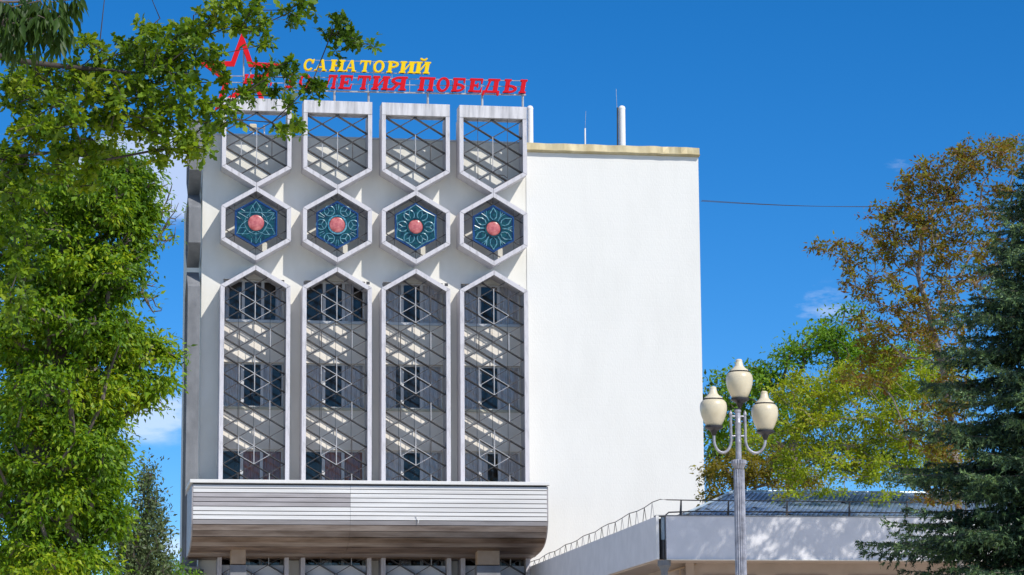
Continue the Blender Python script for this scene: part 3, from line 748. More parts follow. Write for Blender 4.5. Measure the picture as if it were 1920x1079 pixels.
# star
star = root('sign_star', (U(453, 205, SY+.05).x, SY+.05, U(453, 205, SY+.05).z), 'large open red five pointed star left of the rooftop lettering', 'star')
cS = U(453, 143, SY); RS = U(453, 60, SY).z-cS.z
o = []; i_ = []
for k in range(10):
    a = 90+36*k; rr = RS*(1 if k % 2 == 0 else .40)
    o.append((cS.x+rr*math.cos(R(a)), cS.z+rr*math.sin(R(a))))
    rr2 = RS*(.70 if k % 2 == 0 else .27)
    i_.append((cS.x+rr2*math.cos(R(a)), cS.z+rr2*math.sin(R(a))))
mb = MB(); mb.ring(o, i_, SY-.02, SY+.12); mb.build('star_band', 'red', star)
for px in (457, 470):
    mb = MB(); p = U(px, 90 if px == 457 else 130, SY+.16); mb.tube([p, (p.x, p.y, z_beamtop-.3)], .03, 8); mb.build('star_post', 'steel', star)

# ------------------------------------------------------------------ thin wire in the sky
t = root('overhead_wire', tuple(U(1325, 378, 5)), 'thin dark wire running from the white wall towards the right trees', 'wire')
for dz in (0, .06):
    mb = MB(); A = U(1316, 376, 5); B = U(1700, 388, 5)
    mb.tube([A.lerp(B, k/10)+Vector((0, dz*3, dz*(k/10)-.10*math.sin(math.pi*k/10))) for k in range(11)], .011, 5); mb.build('cable', 'wire', t)

# ------------------------------------------------------------------ annex
AY = -25.0
ax0 = U(1249.5, 1000, AY).x; azt = U(1250, 968, AY).z; azb = U(1250, 1048, AY).z; ax1 = ax0+16
an = root('annex_building', (ax0, AY, 0), 'low white annex with deep fascia and blue grey tiled roof beside the main building', 'building')
mb = MB(); mb.box(ax0, ax1, AY, AY+.3, azb, azt); mb.build('front_fascia', 'annex', an)
mb = MB(); mb.box(ax0-.0, ax1, AY-.03, AY+.34, azb-.03, azb-.002); mb.build('drip_trim', 'mortar', an)
# left fascia running back to the main building
A = Vector((U(1232.5, 1000, AY).x, AY, 0)); B = Vector((U(986, 1062, -.05).x+.05, -.04, 0))
dv = (B-A).normalized(); nv = Vector((-dv.y, dv.x, 0))*.25
if nv.x < 0: nv = -nv
th = nv*.2
zt_end = azt
mb = MB(); q = [A, B, B+th, A+th]
mb.add([(v.x, v.y, azb) for v in q]+[(v.x, v.y, azt) for v in q], [(0, 1, 2, 3), (7, 6, 5, 4), (0, 4, 5, 1), (1, 5, 6, 2), (2, 6, 7, 3), (3, 7, 4, 0)])
mb.build('side_fascia', 'annex', an)
mb = MB(); e = A-dv*.02; mb.box(e.x-.05, e.x+.03, AY-.08, AY-.01, azb-.02, azt+.01); mb.build('corner_strip', 'mortar', an)
mb = MB(); mb.box(U(1236, 1000, AY+.35).x, ax0+.2, AY+.34, AY+.4, azb, azt-.05); mb.build('joint_backing', 'dark', an)
mb = MB(); mb.box(e.x-.02, ax1, AY-.02, AY+.36, azt+.001, azt+.03); mb.build('parapet_cap', 'side', an)
mb = MB(); pxm = U(1243.5, 1010, AY+.1).x; mb.tube([(pxm, AY+.12, U(1243, 1012, AY).z), (pxm, AY+.12, azt-.02)], .06, 12); mb.build('drainpipe', 'drain', an, smooth=True)
mb = MB(); mb.tube([(pxm, AY+.12, azb), (pxm, AY+.12, U(1243, 1012, AY).z)], .052, 12); mb.build('drainpipe', 'dark', an, smooth=True)
mb = MB(); mb.box(pxm-.20, pxm-.10, AY+.2, AY+.3, U(1236, 994, AY).z, U(1236, 984, AY).z); mb.build('junction_box', 'mortar', an)
# column with capital
pc = U(1247, 1055, AY+.1); mb = MB()
mb.lathe((pc.x, AY+.2, 0), [(.10, 0), (.10, azb-.35), (.13, azb-.28), (.17, azb-.2), (.19, azb-.19), (.19, azb-.035)], 20); mb.build('column', 'side', an, smooth=True)
# recessed wall under the fascia, with shallow panels
mb = MB(); mb.box(ax0+.5, ax1, AY+2.2, AY+2.4, 0, azt-.25)
mb.add([(ax0-.2, AY+2.2, azb+.002), (ax1, AY+2.2, azb+.002), (ax1, AY+.3, azb+.002), (ax0-.2, AY+.3, azb+.002)], [(0, 1, 2, 3)])
mb.build('recessed_wall', 'annex_tan', an)
for k in range(4):
    xa = U(1318+k*136, 1070, AY+2.2).x
    mb = MB(); mb.box(xa, xa+1.62, AY+2.16, AY+2.197, azb-2.4, azb-.33); mb.build('wall_panel', 'annex_tan2', an)
    mb = MB(); mb.box(xa+.03, xa+1.59, AY+2.14, AY+2.157, azb-.72, azb-.66); mb.build('panel_rib', 'annex_tan', an)
# wall under the side fascia
mb = MB(); q = [A+dv*2+nv*5, B+nv*5, B+nv*6, A+dv*2+nv*6]
mb.add([(v.x, v.y, 0) for v in q]+[(v.x, v.y, azt-.3) for v in q], [(0, 1, 2, 3), (7, 6, 5, 4), (0, 4, 5, 1), (1, 5, 6, 2), (2, 6, 7, 3), (3, 7, 4, 0)])
mb.build('side_wall', 'annex_tan', an)
q = [A+dv*.3+nv, B+nv, B+nv*5, A+dv*.3+nv*5]
mb = MB(); mb.add([(v.x, v.y, azb+.004) for v in q]+[(v.x, v.y, azb+.05) for v in q], [(0, 1, 2, 3), (7, 6, 5, 4), (0, 4, 5, 1), (1, 5, 6, 2), (2, 6, 7, 3), (3, 7, 4, 0)]); mb.build('soffit', 'annex_tan', an)
mb = MB(); mb.tube([U(1250, 1073, AY+2.1), U(1305, 1058, AY+2.1)], .03, 6); mb.tube([U(1275, 1066, AY+2.1), U(1275, 1085, AY+2.1)], .02, 6); mb.build('conduit', 'pillar', an)
# hipped roof of lozenge tiles
RY0, RY1 = AY+1.0, AY+6.0
rz0 = U(1290, 967, RY0).z; rz1 = U(1500, 924.5, RY1).z
hx0 = U(1283, 967, RY0).x; hx1 = U(1377, 924.5, RY1).x
mb = MB(); x_end = ax1
mb.add([(hx0, RY0, rz0), (x_end, RY0, rz0), (x_end, RY1, rz1), (hx1, RY1, rz1), (hx0, RY1+5, rz0), (x_end, RY1+5, rz0)], [(0, 1, 2, 3), (0, 3, 4), (3, 2, 5, 4)])
mb.build('roof_deck', 'dark', an)
v = []; f = []
du, NR = .155, 26
sl_ = math.hypot(RY1-RY0, rz1-rz0)
nrm = Vector((0, -(rz1-rz0), RY1-RY0)).normalized()
for r_ in range(NR):
    t0 = r_/NR; s0 = Vector((0, RY1-RY0, rz1-rz0))
    xleft = hx0+(hx1-hx0)*t0+.08
    xx = xleft-du+ (du/2 if r_ % 2 else 0)
    k0 = math.floor(xleft/du)
    x = (k0+(.5 if r_ % 2 else 0))*du
    while x < U(1960, 950, RY0).x and x < x_end-.1:
        if x-du/2 > xleft-.02 and random.random() > .004:
            base = Vector((x, RY0, rz0))+s0*t0
            pts = [base+Vector((0, 0, 0))+nrm*.05, base+Vector((du*.5, 0, 0))+s0*(1/NR)+nrm*.025, base+s0*(1.9/NR)+nrm*.012, base+Vector((-du*.5, 0, 0))+s0*(1/NR)+nrm*.025, base+nrm*.02]
            tl = random.uniform(-.007, .007)
            k = len(v); v += [tuple(p+nrm*tl*(1 if q_ in (0, 1) else -.5)) for q_, p in enumerate(pts)]
            f += [(k, k+1, k+2, k+3), (k, k+4, k+1), (k, k+3, k+4)]
        x += du
mb = MB(); mb.v = v; mb.f = f
me = bpy.data.meshes.new('roof_tile'); oo = org(an); me.from_pydata([(a-oo.x, b_-oo.y, c_-oo.z) for a, b_, c_ in v], [], f); me.materials.append(MT['roof_tile'])
ob = bpy.data.objects.new('roof_tiles', me); col.objects.link(ob); ob.parent = an; ob['kind'] = 'stuff'
mb = MB(); hipa, hipb = Vector((hx0-.02, RY0-.02, rz0+.03)), Vector((hx1, RY1, rz1+.05))
mb.tube([hipa, hipb], .04, 8); mb.tube([hipb, (x_end, RY1, rz1+.03)], .035, 8); mb.build('ridge_flashing', 'roof_flash', an)
mb = MB(); mb.add([(hx0+.15, RY0-.05, rz0+.02), (x_end, RY0-.05, rz0+.02), (x_end, AY+.5, azt-.05), (ax0+.4, AY+.5, azt-.05)], [(0, 1, 2, 3)]); mb.build('eaves_flashing', 'roof_flash', an)
# railing on the annex roof
RYY = AY+.35
ra = root('roof_railing', (ax0, RYY, azt), 'thin dark railing with tapered posts along the annex roof edge', 'railing')
for px in (1276, 1365, 1475, 1592, 1700, 1810):
    mb = MB(); top = U(px+2, 940 if px > 1280 else 939, RYY); bt = top.copy(); bt.z = azt+.03
    mb.add([(bt.x-.07, RYY, bt.z), (bt.x+.0, RYY, bt.z), (top.x+.0, RYY, top.z), (top.x-.03, RYY, top.z), (bt.x-.07, RYY+.04, bt.z), (bt.x+.0, RYY+.04, bt.z), (top.x+.0, RYY+.04, top.z), (top.x-.03, RYY+.04, top.z)],
           [(0, 1, 2, 3), (7, 6, 5, 4), (0, 4, 5, 1), (1, 5, 6, 2), (2, 6, 7, 3), (3, 7, 4, 0)]); mb.build('rail_post', 'bar', ra)
    mb = MB(); mb.tube([(top.x, RYY+.02, top.z), (top.x+.06, RYY+.3, azt+.03)], .014, 6); mb.build('post_brace', 'rod', ra)
mb = MB(); zr = U(1400, 940.5, RYY).z; mb.tube([U(1250, 937.5, RYY), (U(1300, 939, RYY).x, RYY, zr+.02), (ax1, RYY, zr)], .016, 6); mb.build('top_rail', 'bar', ra)
zr = U(1400, 960, RYY).z; mb = MB(); mb.tube([U(1246, 968, RYY), U(1254, 961, RYY), (U(1300, 961, RYY).x, RYY, zr), (ax1, RYY, zr)], .02, 6); mb.build('lower_rail', 'bar', ra)
# zigzag wire rail over the side fascia
rb = root('zigzag_railing', (A.x, A.y, azt), 'thin zigzag wire railing climbing along the grey side fascia towards the main building', 'railing')
T_ = (B-A).length; prev = None; tops = []
for k in range(0, 22):
    t_ = k/21; base = A+dv*T_*t_+nv*.4; base.z = azt
    hh = .18+.30*(1-t_) + .03*math.sin(k*1.9)
    tops.append(base+Vector((0, 0, hh)))
mb = MB(); mb.tube([U(1250, 937.5, AY+.2)]+tops, .013, 6); mb.build('top_wire', 'bar', rb)
for k in range(1, 21):
    p = tops[k]; wv = dv*.28
    for s in (-1, 1):
        q = p+wv*s; q.z = azt+.0
        mb = MB(); mb.tube([p, q], .010, 5); mb.build('strut', 'rod' if k % 2 else 'bar', rb)

# ------------------------------------------------------------------ street lamp
LY = -58.0
lp = root('street_lamp', (U(1386, 1079, LY).x, LY, 0), 'grey three armed street lamp with cream urn shaped globes in front of the annex', 'lamp')
lx = U(1386, 900, LY).x
S_ = (U(1436, 900, LY).x-U(1336, 900, LY).x)/100     # metres per px
def lz(py): return U(1386, py, LY).z
def globe(px, py_top, nm):
    """urn globe with cap; py_top is the px of its tip"""
    x = U(px, py_top, LY).x; zt_ = U(px, py_top, LY).z; s = S_
    bz = zt_-66*s
    body = [(0.01, 0), (13*s, 0), (15.5*s, 3*s), (19*s, 10*s), (22.5*s, 19*s), (24.6*s, 28*s), (24.8*s, 36*s), (23.5*s, 42*s), (20*s, 46.5*s), (18*s, 47.5*s), (.01, 47.6*s)]
    mb = MB(); mb.lathe((x, LY, bz), body, 36); mb.build('globe', 'globe', lp, smooth=True)
    mb = MB(); mb.lathe((x, LY, bz+47.7*s), [(18*s, 0), (18.3*s, 2*s)], 44, 1, .03); mb.build('globe_band', 'lamp_black', lp)
    mb = MB(); mb.lathe((x, LY, bz+49.8*s), [(17.5*s, 0), (16.5*s, 2*s), (11*s, 6*s), (8*s, 10*s), (6.6*s, 16*s), (6*s, 17*s), (6.2*s, 20*s), (4.5*s, 22*s), (1*s, 22.6*s)], 28); mb.build('globe_cap', 'globe_cap', lp, smooth=True)
    mb = MB(); mb.lathe((x, LY, bz-18*s), [(3.2*s, 0), (4.5*s, 3*s), (7*s, 9*s), (15*s, 13*s), (16.5*s, 14*s), (17*s, 17.6*s), (12*s, 17.9*s)], 28); mb.build('globe_bowl', 'lamp_black', lp, smooth=True)
    return x, bz-18*s
gx, gz = globe(1385.5, 680, 0)
mb = MB(); mb.tube([(lx, LY, gz-.01), (lx, LY, gz-6*S_)], .05, 16); mb.build('neck', 'lamp_black', lp, smooth=True)
mb = MB()
mb.lathe((lx, LY, 0), [(5.2*S_, lz(864)), (5.2*S_, lz(832)), (5.6*S_, lz(831)), (5.6*S_, lz(829)), (5.2*S_, lz(828)), (5.2*S_, lz(796)), (6*S_, lz(795)), (6*S_, lz(792)), (5.2*S_, lz(791)), (5.2*S_, lz(774)), (6.2*S_, lz(773)), (6.2*S_, lz(769)), (3*S_, lz(768))], 20)
mb.build('upper_pole', 'lamp_metal', lp, smooth=True)
mb = MB(); mb.lathe((lx, LY, 0), [(8*S_, lz(880)), (9.5*S_, lz(876)), (13*S_, lz(870)), (13.3*S_, lz(864)), (10*S_, lz(862.5)), (5*S_, lz(862))], 36, 1, .07); mb.build('fluted_collar', 'lamp_metal', lp)
mb = MB(); mb.lathe((lx, LY, 0), [(15*S_, 0), (15*S_, .4), (11.5*S_, .6), (10.4*S_, 2.0), (9.2*S_, lz(881))], 32, 1, .08); mb.build('fluted_pole', 'lamp_metal', lp)
for sgn, px, pyt in ((-1, 1337, 731.5), (1, 1433, 740)):
    gx, gz = globe(px, pyt, 0)
    xi = lx+sgn*13.5*S_
    zt_ = lz(775); zb_ = lz(825)
    xm_ = (xi+gx)/2; rx = abs(gx-xi)/2; zc_ = min(gz-.02, zb_)+.0
    pts = [(xi, LY, zt_+.0), (xi, LY, zb_)]
    for a in range(10, 171, 16):
        pts.append((xm_-sgn*rx*math.cos(R(a)), LY, zb_-(24*S_)*math.sin(R(a))))
    pts.append((gx, LY, gz+.01))
    mb = MB(); mb.tube(pts, 2.6*S_, 10); mb.build('lamp_arm', 'lamp_metal', lp, smooth=True)
    mb = MB(); mb.lathe((xi, LY, zt_), [(3.2*S_, -4*S_), (3.4*S_, 0), (2*S_, 2*S_), (.4*S_, 5*S_)], 12); mb.build('arm_finial', 'lamp_metal', lp, smooth=True)
    for py in (781, 818):
        mb = MB(); mb.tube([(lx+sgn*4*S_, LY, lz(py)), (xi, LY, lz(py))], 1.5*S_, 8); mb.build('arm_bracket', 'lamp_metal', lp, smooth=True)
# ------------------------------------------------------------------ trees
LEAF = {
 'maple': ([(0, 0, 0), (.22, .10, .02), (.30, .42, .0), (.52, .20, .03), (.72, .40, 0), (.74, .12, .02), (1.05, 0, -.05), (.74, -.12, .02), (.72, -.40, 0), (.52, -.20, .03), (.30, -.42, 0), (.22, -.10, .02)],
           [(0, 1, 11), (1, 2, 3), (1, 3, 9), (1, 9, 11), (11, 9, 10), (3, 4, 5), (3, 5, 7), (3, 7, 9), (9, 7, 8), (5, 6, 7)]),
 'ovate': ([(0, 0, 0), (.35, .24, .05), (.35, -.24, .05), (1, 0, -.08)], [(0, 2, 3), (0, 3, 1)]),
 'oak': ([(0, 0, 0), (.30, .10, .02), (.42, .27, .0), (.56, .13, .03), (.74, .22, 0), (1.0, 0, -.08), (.74, -.22, 0), (.56, -.13, .03), (.42, -.27, 0), (.30, -.10, .02)],
         [(0, 1, 9), (1, 2, 3), (1, 3, 7), (1, 7, 9), (9, 7, 8), (3, 4, 5), (3, 5, 7), (7, 5, 6)]),
 'narrow': ([(0, 0, 0), (.4, .15, .04), (.4, -.15, .04), (1, 0, -.1)], [(0, 2, 3), (0, 3, 1)]),
}
def leafmesh(name, pos, dirs, nors, size, shape, m, parent):
    V0 = np.array(LEAF[shape][0]); F0 = LEAF[shape][1]; n_ = len(pos)
    d = dirs/np.linalg.norm(dirs, axis=1, keepdims=True)
    s = np.cross(nors, d); s /= np.linalg.norm(s, axis=1, keepdims=True)+1e-9; u = np.cross(d, s)
    V = pos[:, None, :] + size[:, None, None]*(V0[None, :, 0:1]*d[:, None, :]+V0[None, :, 1:2]*s[:, None, :]+V0[None, :, 2:3]*u[:, None, :])
    V = V.reshape(-1, 3)-np.array(org(parent))
    F = (np.array(F0)[None]+np.arange(n_)[:, None, None]*len(V0)).reshape(-1, 3)
    me = bpy.data.meshes.new(name); me.vertices.add(len(V)); me.vertices.foreach_set('co', V.astype(np.float32).ravel())
    me.loops.add(len(F)*3); me.loops.foreach_set('vertex_index', F.astype(np.int32).ravel())
    me.polygons.add(len(F)); me.polygons.foreach_set('loop_start', np.arange(0, len(F)*3, 3, dtype=np.int32)); me.polygons.foreach_set('loop_total', np.full(len(F), 3, dtype=np.int32))
    me.update(calc_edges=True); me.materials.append(m)
    o = bpy.data.objects.new(name, me); col.objects.link(o); o.parent = parent; o['kind'] = 'stuff'; return o

def unit(n_):
    v = rng.normal(size=(n_, 3)); return v/np.linalg.norm(v, axis=1, keepdims=True)

def skeleton(base, clumps, trunk_pts, trunk_r, parent, bark, wob=.10, twig_r=.012, limb_n=14, power=.42):
    """grow branches from the trunk polyline to every clump; thick ones are limbs, fine ones twigs"""
    nodes = [np.array(p) for p in trunk_pts]; par = [-1]+list(range(len(nodes)-1)); cnt = [0]*len(nodes)
    dist = [0.0]
    for k in range(1, len(nodes)): dist.append(dist[-1]+np.linalg.norm(nodes[k]-nodes[k-1]))
    order = np.argsort([min(np.linalg.norm(c-q) for q in nodes) for c in clumps])
    P = np.array(nodes); D = np.array(dist)
    for ci in order:
        c = clumps[ci]
        dd = np.linalg.norm(P-c, axis=1)
        # prefer joining from below / from the inside
        cost = dd + .25*D + 1.2*np.maximum(0, P[:, 2]-c[2])*.5
        j = int(np.argmin(cost)); L_ = dd[j]; k = max(1, int(L_/.45)); prev = j
        sag = rng.normal(size=3)*wob*L_
        new = []
        for s in range(1, k+1):
            t = s/k; q = P[j]*(1-t)+c*t + sag*math.sin(math.pi*t)*.6+np.array([0, 0, .10*L_*math.sin(math.pi*t)])+(rng.normal(size=3)*.03*min(L_, 1.5) if s < k else 0)
            nodes.append(q); par.append(prev); dist.append(dist[prev]+L_/k); cnt.append(0); prev = len(nodes)-1
        a = len(P); P = np.array(nodes); D = np.array(dist)
        q = prev
        while q != -1: cnt[q] += 1; q = par[q]
    tot = max(cnt); kids = {}
    for i, p in enumerate(par): kids.setdefault(p, []).append(i)
    rad = [max(twig_r, trunk_r*(c/tot)**power) for c in cnt]
    chains = []; stack = [(0, None)]
    while stack:
        st, pr = stack.pop(); ch = ([pr] if pr is not None else [])+[st]; cur = st
        while True:
            ks = sorted(kids.get(cur, []), key=lambda q: -cnt[q])
            if not ks: break
            for q in ks[1:]: stack.append((q, cur))
            cur = ks[0]; ch.append(cur)
        chains.append(ch)
    def rr(ch): 
        r_ = [rad[q] for q in ch]
        if len(ch) > 1 and ch is not chains[0]: r_[0] = r_[1]
        r_[-1] *= .5
        return r_
    first = MB(); first.tube([nodes[q] for q in chains[0]], rr(chains[0]), 10); first.build('trunk', bark, parent, smooth=True)
    rest = sorted(chains[1:], key=lambda ch: -max(rr(ch)))
    for ch in rest[:limb_n]:
        if len(ch) < 2: continue
        mb = MB(); mb.tube([nodes[q] for q in ch], rr(ch), 7); mb.build('limb', bark, parent, smooth=True)
    tw = MB()
    for ch in rest[limb_n:]:
        if len(ch) >= 2: tw.tube([nodes[q] for q in ch], rr(ch), 4, cap=False)
    if tw.v: tw.build('twigs', bark, parent, kind='stuff')
    return nodes

def blobpts(blobs, Y, dens):
    """clump centres in ellipsoids given by px centre, px radii and depth radius (metres) round the plane Y"""
    out = []
    for (px, py, rx, ry, ry_m, dY) in blobs:
        p = U(px, py, Y+dY); q = U(px+rx, py, Y+dY); s = (q-p).length
        a = s; c_ = s*ry/rx
        n_ = max(1, int(dens*rx*ry/1000.))
        v = unit(n_)*(rng.uniform(.15, 1, size=(n_, 1))**.45)
        out.append(np.array(p)+v*np.array([a, ry_m, c_]))
    return np.concatenate(out)

def foliage(clumps, per, spread, size, shape, m, parent, name='crown', hang=0., rosette=False, flat=.6, jit=.3):
    n_ = len(clumps)*per; c = np.repeat(clumps, per, axis=0)
    off = unit(n_)*np.abs(rng.normal(size=(n_, 1))).clip(0, 2.0)*spread*np.array([1, 1, flat])
    if rosette:                                          # leaves radiate from shoot ends
        k = n_//rosette; off = off[:k*rosette:rosette].repeat(rosette, axis=0); off = np.concatenate([off, off[:n_-len(off)]]) if len(off) < n_ else off
    pos = c+off
    d = off/np.maximum(np.linalg.norm(off, axis=1, keepdims=True), 1e-6)*.8+unit(n_)*.7+np.array([0, 0, -hang])
    if rosette: d = unit(n_)+np.array([.1, -.1, .15-hang])
    nor = unit(n_)*.75+np.array([.15, -.25, .8])
    sz = size*(1+rng.normal(size=n_)*jit).clip(.45, 1.7)
    return leafmesh(name, pos, d, nor, sz, shape, m, parent)

def tree(name, label, blobs, Y, dens, per, spread, size, shape, lm, bark, base, trunk_px, tr, cat='tree', group=None, hang=0., limb_n=12, flat=.6, wob=.1, power=.42, twig_r=.012):
    """base: px x of the foot; trunk_px: px points of the trunk from low to high on the plane Y"""
    bx = U(base, 1079, Y).x
    t = root(name, (bx, Y, 0), label, cat, group)
    cl = blobpts(blobs, Y, dens)
    cl = cl[cl[:, 2] > .3]
    tp = [(bx, Y, 0), (bx+.05, Y, 1.0)] + [tuple(U(px, py, Y+(dy[0] if dy else 0))) for px, py, *dy in trunk_px]
    tp2 = [tp[0]]
    for p in tp[1:]:
        a = np.array(tp2[-1]); b_ = np.array(p); k = max(1, int(np.linalg.norm(b_-a)/.8))
        for s in range(1, k+1): tp2.append(tuple(a+(b_-a)*s/k))
    skeleton(None, list(cl), tp2, tr, t, bark, wob=wob, limb_n=limb_n, power=power, twig_r=twig_r)
    foliage(cl, per, spread, size, shape, lm, t, hang=hang, flat=flat)
    return t

G_fg = leafmat('foreground_leaf', [(.025, .065, .004), (.07, .15, .006), (.17, .28, .010), (.28, .34, .018)], .42)
G_ash = leafmat('ash_leaf', [(.025, .075, .004), (.08, .18, .006), (.18, .31, .010), (.36, .43, .02)], .40)
G_dk = leafmat('dark_leaf', [(.02, .045, .006), (.04, .085, .01), (.08, .14, .014)], .30)
G_pop = leafmat('poplar_leaf', [(.05, .075, .03), (.09, .13, .05), (.15, .20, .08)], .25)
G_red = leafmat('bronze_leaf', [(.07, .09, .010), (.16, .18, .016), (.20, .085, .028), (.19, .20, .018), (.27, .28, .02)], .48)
G_olive = leafmat('olive_leaf', [(.10, .15, .010), (.22, .31, .015), (.38, .46, .02), (.30, .24, .02)], .48)
G_green = leafmat('bright_leaf', [(.05, .12, .010), (.12, .26, .014), (.24, .40, .03)], .45)
G_rust = leafmat('rusty_leaf', [(.09, .14, .012), (.24, .18, .018), (.26, .28, .022)], .42)
G_fir = leafmat('spruce_needle', [(.014, .036, .018), (.026, .060, .030), (.05, .10, .05), (.09, .15, .06)], .06, .5)
G_tip = leafmat('spruce_young_needle', [(.06, .12, .05), (.13, .22, .08), (.22, .32, .12)], .1, .5)
G_will = leafmat('hanging_leaf', [(.03, .07, .01), (.06, .12, .014)], .35)

# foreground tree: its limbs reach in from the left
fgb = [
 (560, 18, 38, 22, .3, 0), (618, 45, 34, 22, .3, 0), (668, 82, 26, 20, .25, 0), (640, 62, 22, 14, .2, 0), (690, 95, 12, 12, .1, 0),
 (430, 25, 60, 34, .4, 0), (478, 30, 22, 30, .3, 0), (485, 80, 18, 26, .3, 0), (425, 145, 26, 18, .3, .3), (408, 110, 16, 20, .3, 0),
 (520, 130, 42, 16, .25, 0), (500, 152, 30, 16, .2, 0), (560, 155, 32, 16, .25, 0), (600, 170, 26, 14, .2, 0), (545, 185, 22, 14, .2, 0), (470, 178, 30, 16, .2, 0), (510, 172, 20, 14, .2, 0),
 (558, 232, 20, 22, .2, 0), (530, 238, 16, 16, .2, 0),
 (400, 215, 44, 28, .4, 0), (425, 212, 18, 22, .2, 0), (380, 275, 32, 26, .3, 0), (350, 262, 20, 30, .3, 0), (345, 210, 40, 40, .5, 0),
 (310, 150, 60, 60, .6, 0), (290, 90, 50, 44, .5, 0), (360, 100, 44, 50, .5, 0), (370, 45, 30, 35, .5, 0), (240, 110, 50, 40, .5, .4),
 (170, 110, 34, 40, .5, .2), (180, 180, 60, 50, .6, .3), (250, 200, 60, 44, .6, 0), (300, 275, 26, 34, .3, 0), (312, 305, 14, 18, .15, 0), (280, 235, 36, 26, .4, 0),
 (110, 150, 60, 40, .6, .6), (60, 190, 60, 60, .7, .6), (130, 235, 60, 50, .7, .2), (200, 270, 50, 40, .5, .4), (60, 280, 70, 50, .7, .4), (20, 120, 30, 80, .5, .8),
 (140, 320, 60, 40, .5, .4), (30, 350, 50, 60, .5, .4), (40, 460, 36, 60, .4, .5), (30, 570, 26, 60, .4, .5)]
YF = -80.5
bx = U(-420, 1079, YF).x
fg = root('foreground_tree', (bx, YF, 0), 'dark green tree reaching in from the upper left in front of the sign', 'tree')
cl = blobpts(fgb, YF, 10.5)
def wp(px, py, dy=0): return np.array(U(px, py, YF+dy))
tp = [tuple(wp(-300, 330))]
mb = MB(); mb.tube([(bx, YF, 0), (bx+.05, YF, 1.5), (bx+.15, YF, 3.0), tuple(wp(-300, 330))], [.17, .14, .12, .06], 12); mb.build('trunk', 'bark', fg, smooth=True)
tp2 = []
skel_pts = tp+[tuple(wp(-150, 200)), tuple(wp(0, 105)), tuple(wp(60, 118)), tuple(wp(150, 128))]
for p in skel_pts:
    if tp2:
        a = np.array(tp2[-1]); b_ = np.array(p); k = max(1, int(np.linalg.norm(b_-a)/.3))
        for s in range(1, k+1): tp2.append(tuple(a+(b_-a)*s/k))
    else: tp2.append(p)
# extra limb ways: pixels of the long branches seen against the sky
guide = [wp(*q) for q in ((200, -40), (285, 0), (300, 35), (330, 75), (355, 100), (400, 30), (340, -20), (430, -30), (520, -25), (380, 45), (395, 110), (440, 165), (480, 190), (510, 230), (100, 200), (150, 260))]
skeleton(None, list(guide)+list(cl), tp2, .030, fg, 'bark_dark', wob=.12, limb_n=26, power=.62, twig_r=.0045)
foliage(cl, 26, .055, .062, 'oak', G_fg, fg, flat=.8, hang=.1, rosette=8)

# hanging narrow leaves in the very corner, a nearer branch
YH = -86
t = root('hanging_branch_tree', (U(-700, 1079, YH).x, YH, 0), 'tree whose narrow dark leaves hang in the top left corner', 'tree')
cl = blobpts([(40, 20, 60, 34, .2, 0), (90, 40, 36, 40, .2, 0), (20, 60, 34, 40, .2, 0), (110, 60, 20, 30, .1, 0), (135, 10, 18, 20, .1, 0)], YH, 14)
tx = U(-700, 1079, YH).x
mb = MB(); mb.tube([(tx, YH, 0), (tx, YH, 2), tuple(U(-600, 300, YH)), tuple(U(-300, -40, YH))], [.14, .12, .07, .02], 10); mb.build('trunk', 'bark', t, smooth=True)
skeleton(None, list(cl), [tuple(U(-300, -40, YH)), tuple(U(-100, -60, YH)), tuple(U(0, -20, YH))], .016, t, 'bark', limb_n=6, power=.6, twig_r=.003)
foliage(cl, 9, .06, .085, 'narrow', G_will, t, hang=2.2)

# big sunlit tree on the left
YA = -62
ashb = [
 (120, 380, 170, 70, 1.5, 0), (250, 360, 55, 40, .9, 0), (90, 480, 150, 80, 1.6, 0), (220, 440, 62, 50, 1, 0), (180, 520, 85, 55, 1.1, -.5), (262, 505, 24, 18, .4, 0),
 (60, 620, 130, 80, 1.6, 0), (180, 620, 80, 60, 1.2, -.4), (255, 640, 52, 38, .8, 0), (305, 668, 28, 26, .5, 0), (310, 722, 24, 20, .4, 0), (240, 705, 60, 36, .9, 0), (275, 745, 30, 20, .5, 0),
 (100, 740, 130, 70, 1.6, -.3), (190, 770, 55, 50, 1, 0), (60, 850, 120, 80, 1.6, 0), (160, 860, 78, 60, 1.3, -.4), (215, 850, 26, 36, .5, 0), (225, 905, 24, 30, .4, 0), (90, 960, 130, 70, 1.6, 0), (185, 965, 55, 60, 1, 0), (60, 1060, 130, 60, 1.6, 0), (150, 1060, 70, 44, 1.2, 0),
 (240, 330, 50, 28, .6, 0), (200, 300, 50, 30, .6, 0), (285, 400, 26, 22, .4, 0), (275, 455, 22, 14, .3, 0)]
tree('sunlit_ash_tree', 'tall bright yellow green tree filling the left edge beside the building', ashb, YA, 9.5, 120, .19, .078, 'ovate', G_ash, 'bark', 40,
     [(60, 1000), (80, 800), (110, 600), (130, 450), (140, 360)], .30, hang=.55, limb_n=14, wob=.14)
# bare twigs at its edge
t = root('bare_twig_tree', (U(150, 1079, YA+4).x, YA+4, 0), 'thin half bare tree whose leafless twigs stick out at the right of the left foliage', 'tree')
cl = blobpts([(318, 400, 30, 32, .5, 0), (300, 445, 34, 14, .4, 0), (300, 350, 26, 20, .3, 0), (290, 570, 26, 22, .4, 0), (290, 760, 40, 18, .4, 0), (240, 520, 60, 60, .6, 0)], YA+4, 26)
tx = U(150, 1079, YA+4).x
skeleton(None, list(cl), [(tx, YA+4, 0)]+[tuple(U(150+k*6, 1000-90*k, YA+4)) for k in range(8)], .12, t, 'bark', wob=.22, limb_n=8, power=.6, twig_r=.0065)
foliage(cl[rng.random(len(cl)) < .3], 7, .12, .08, 'ovate', G_ash, t)

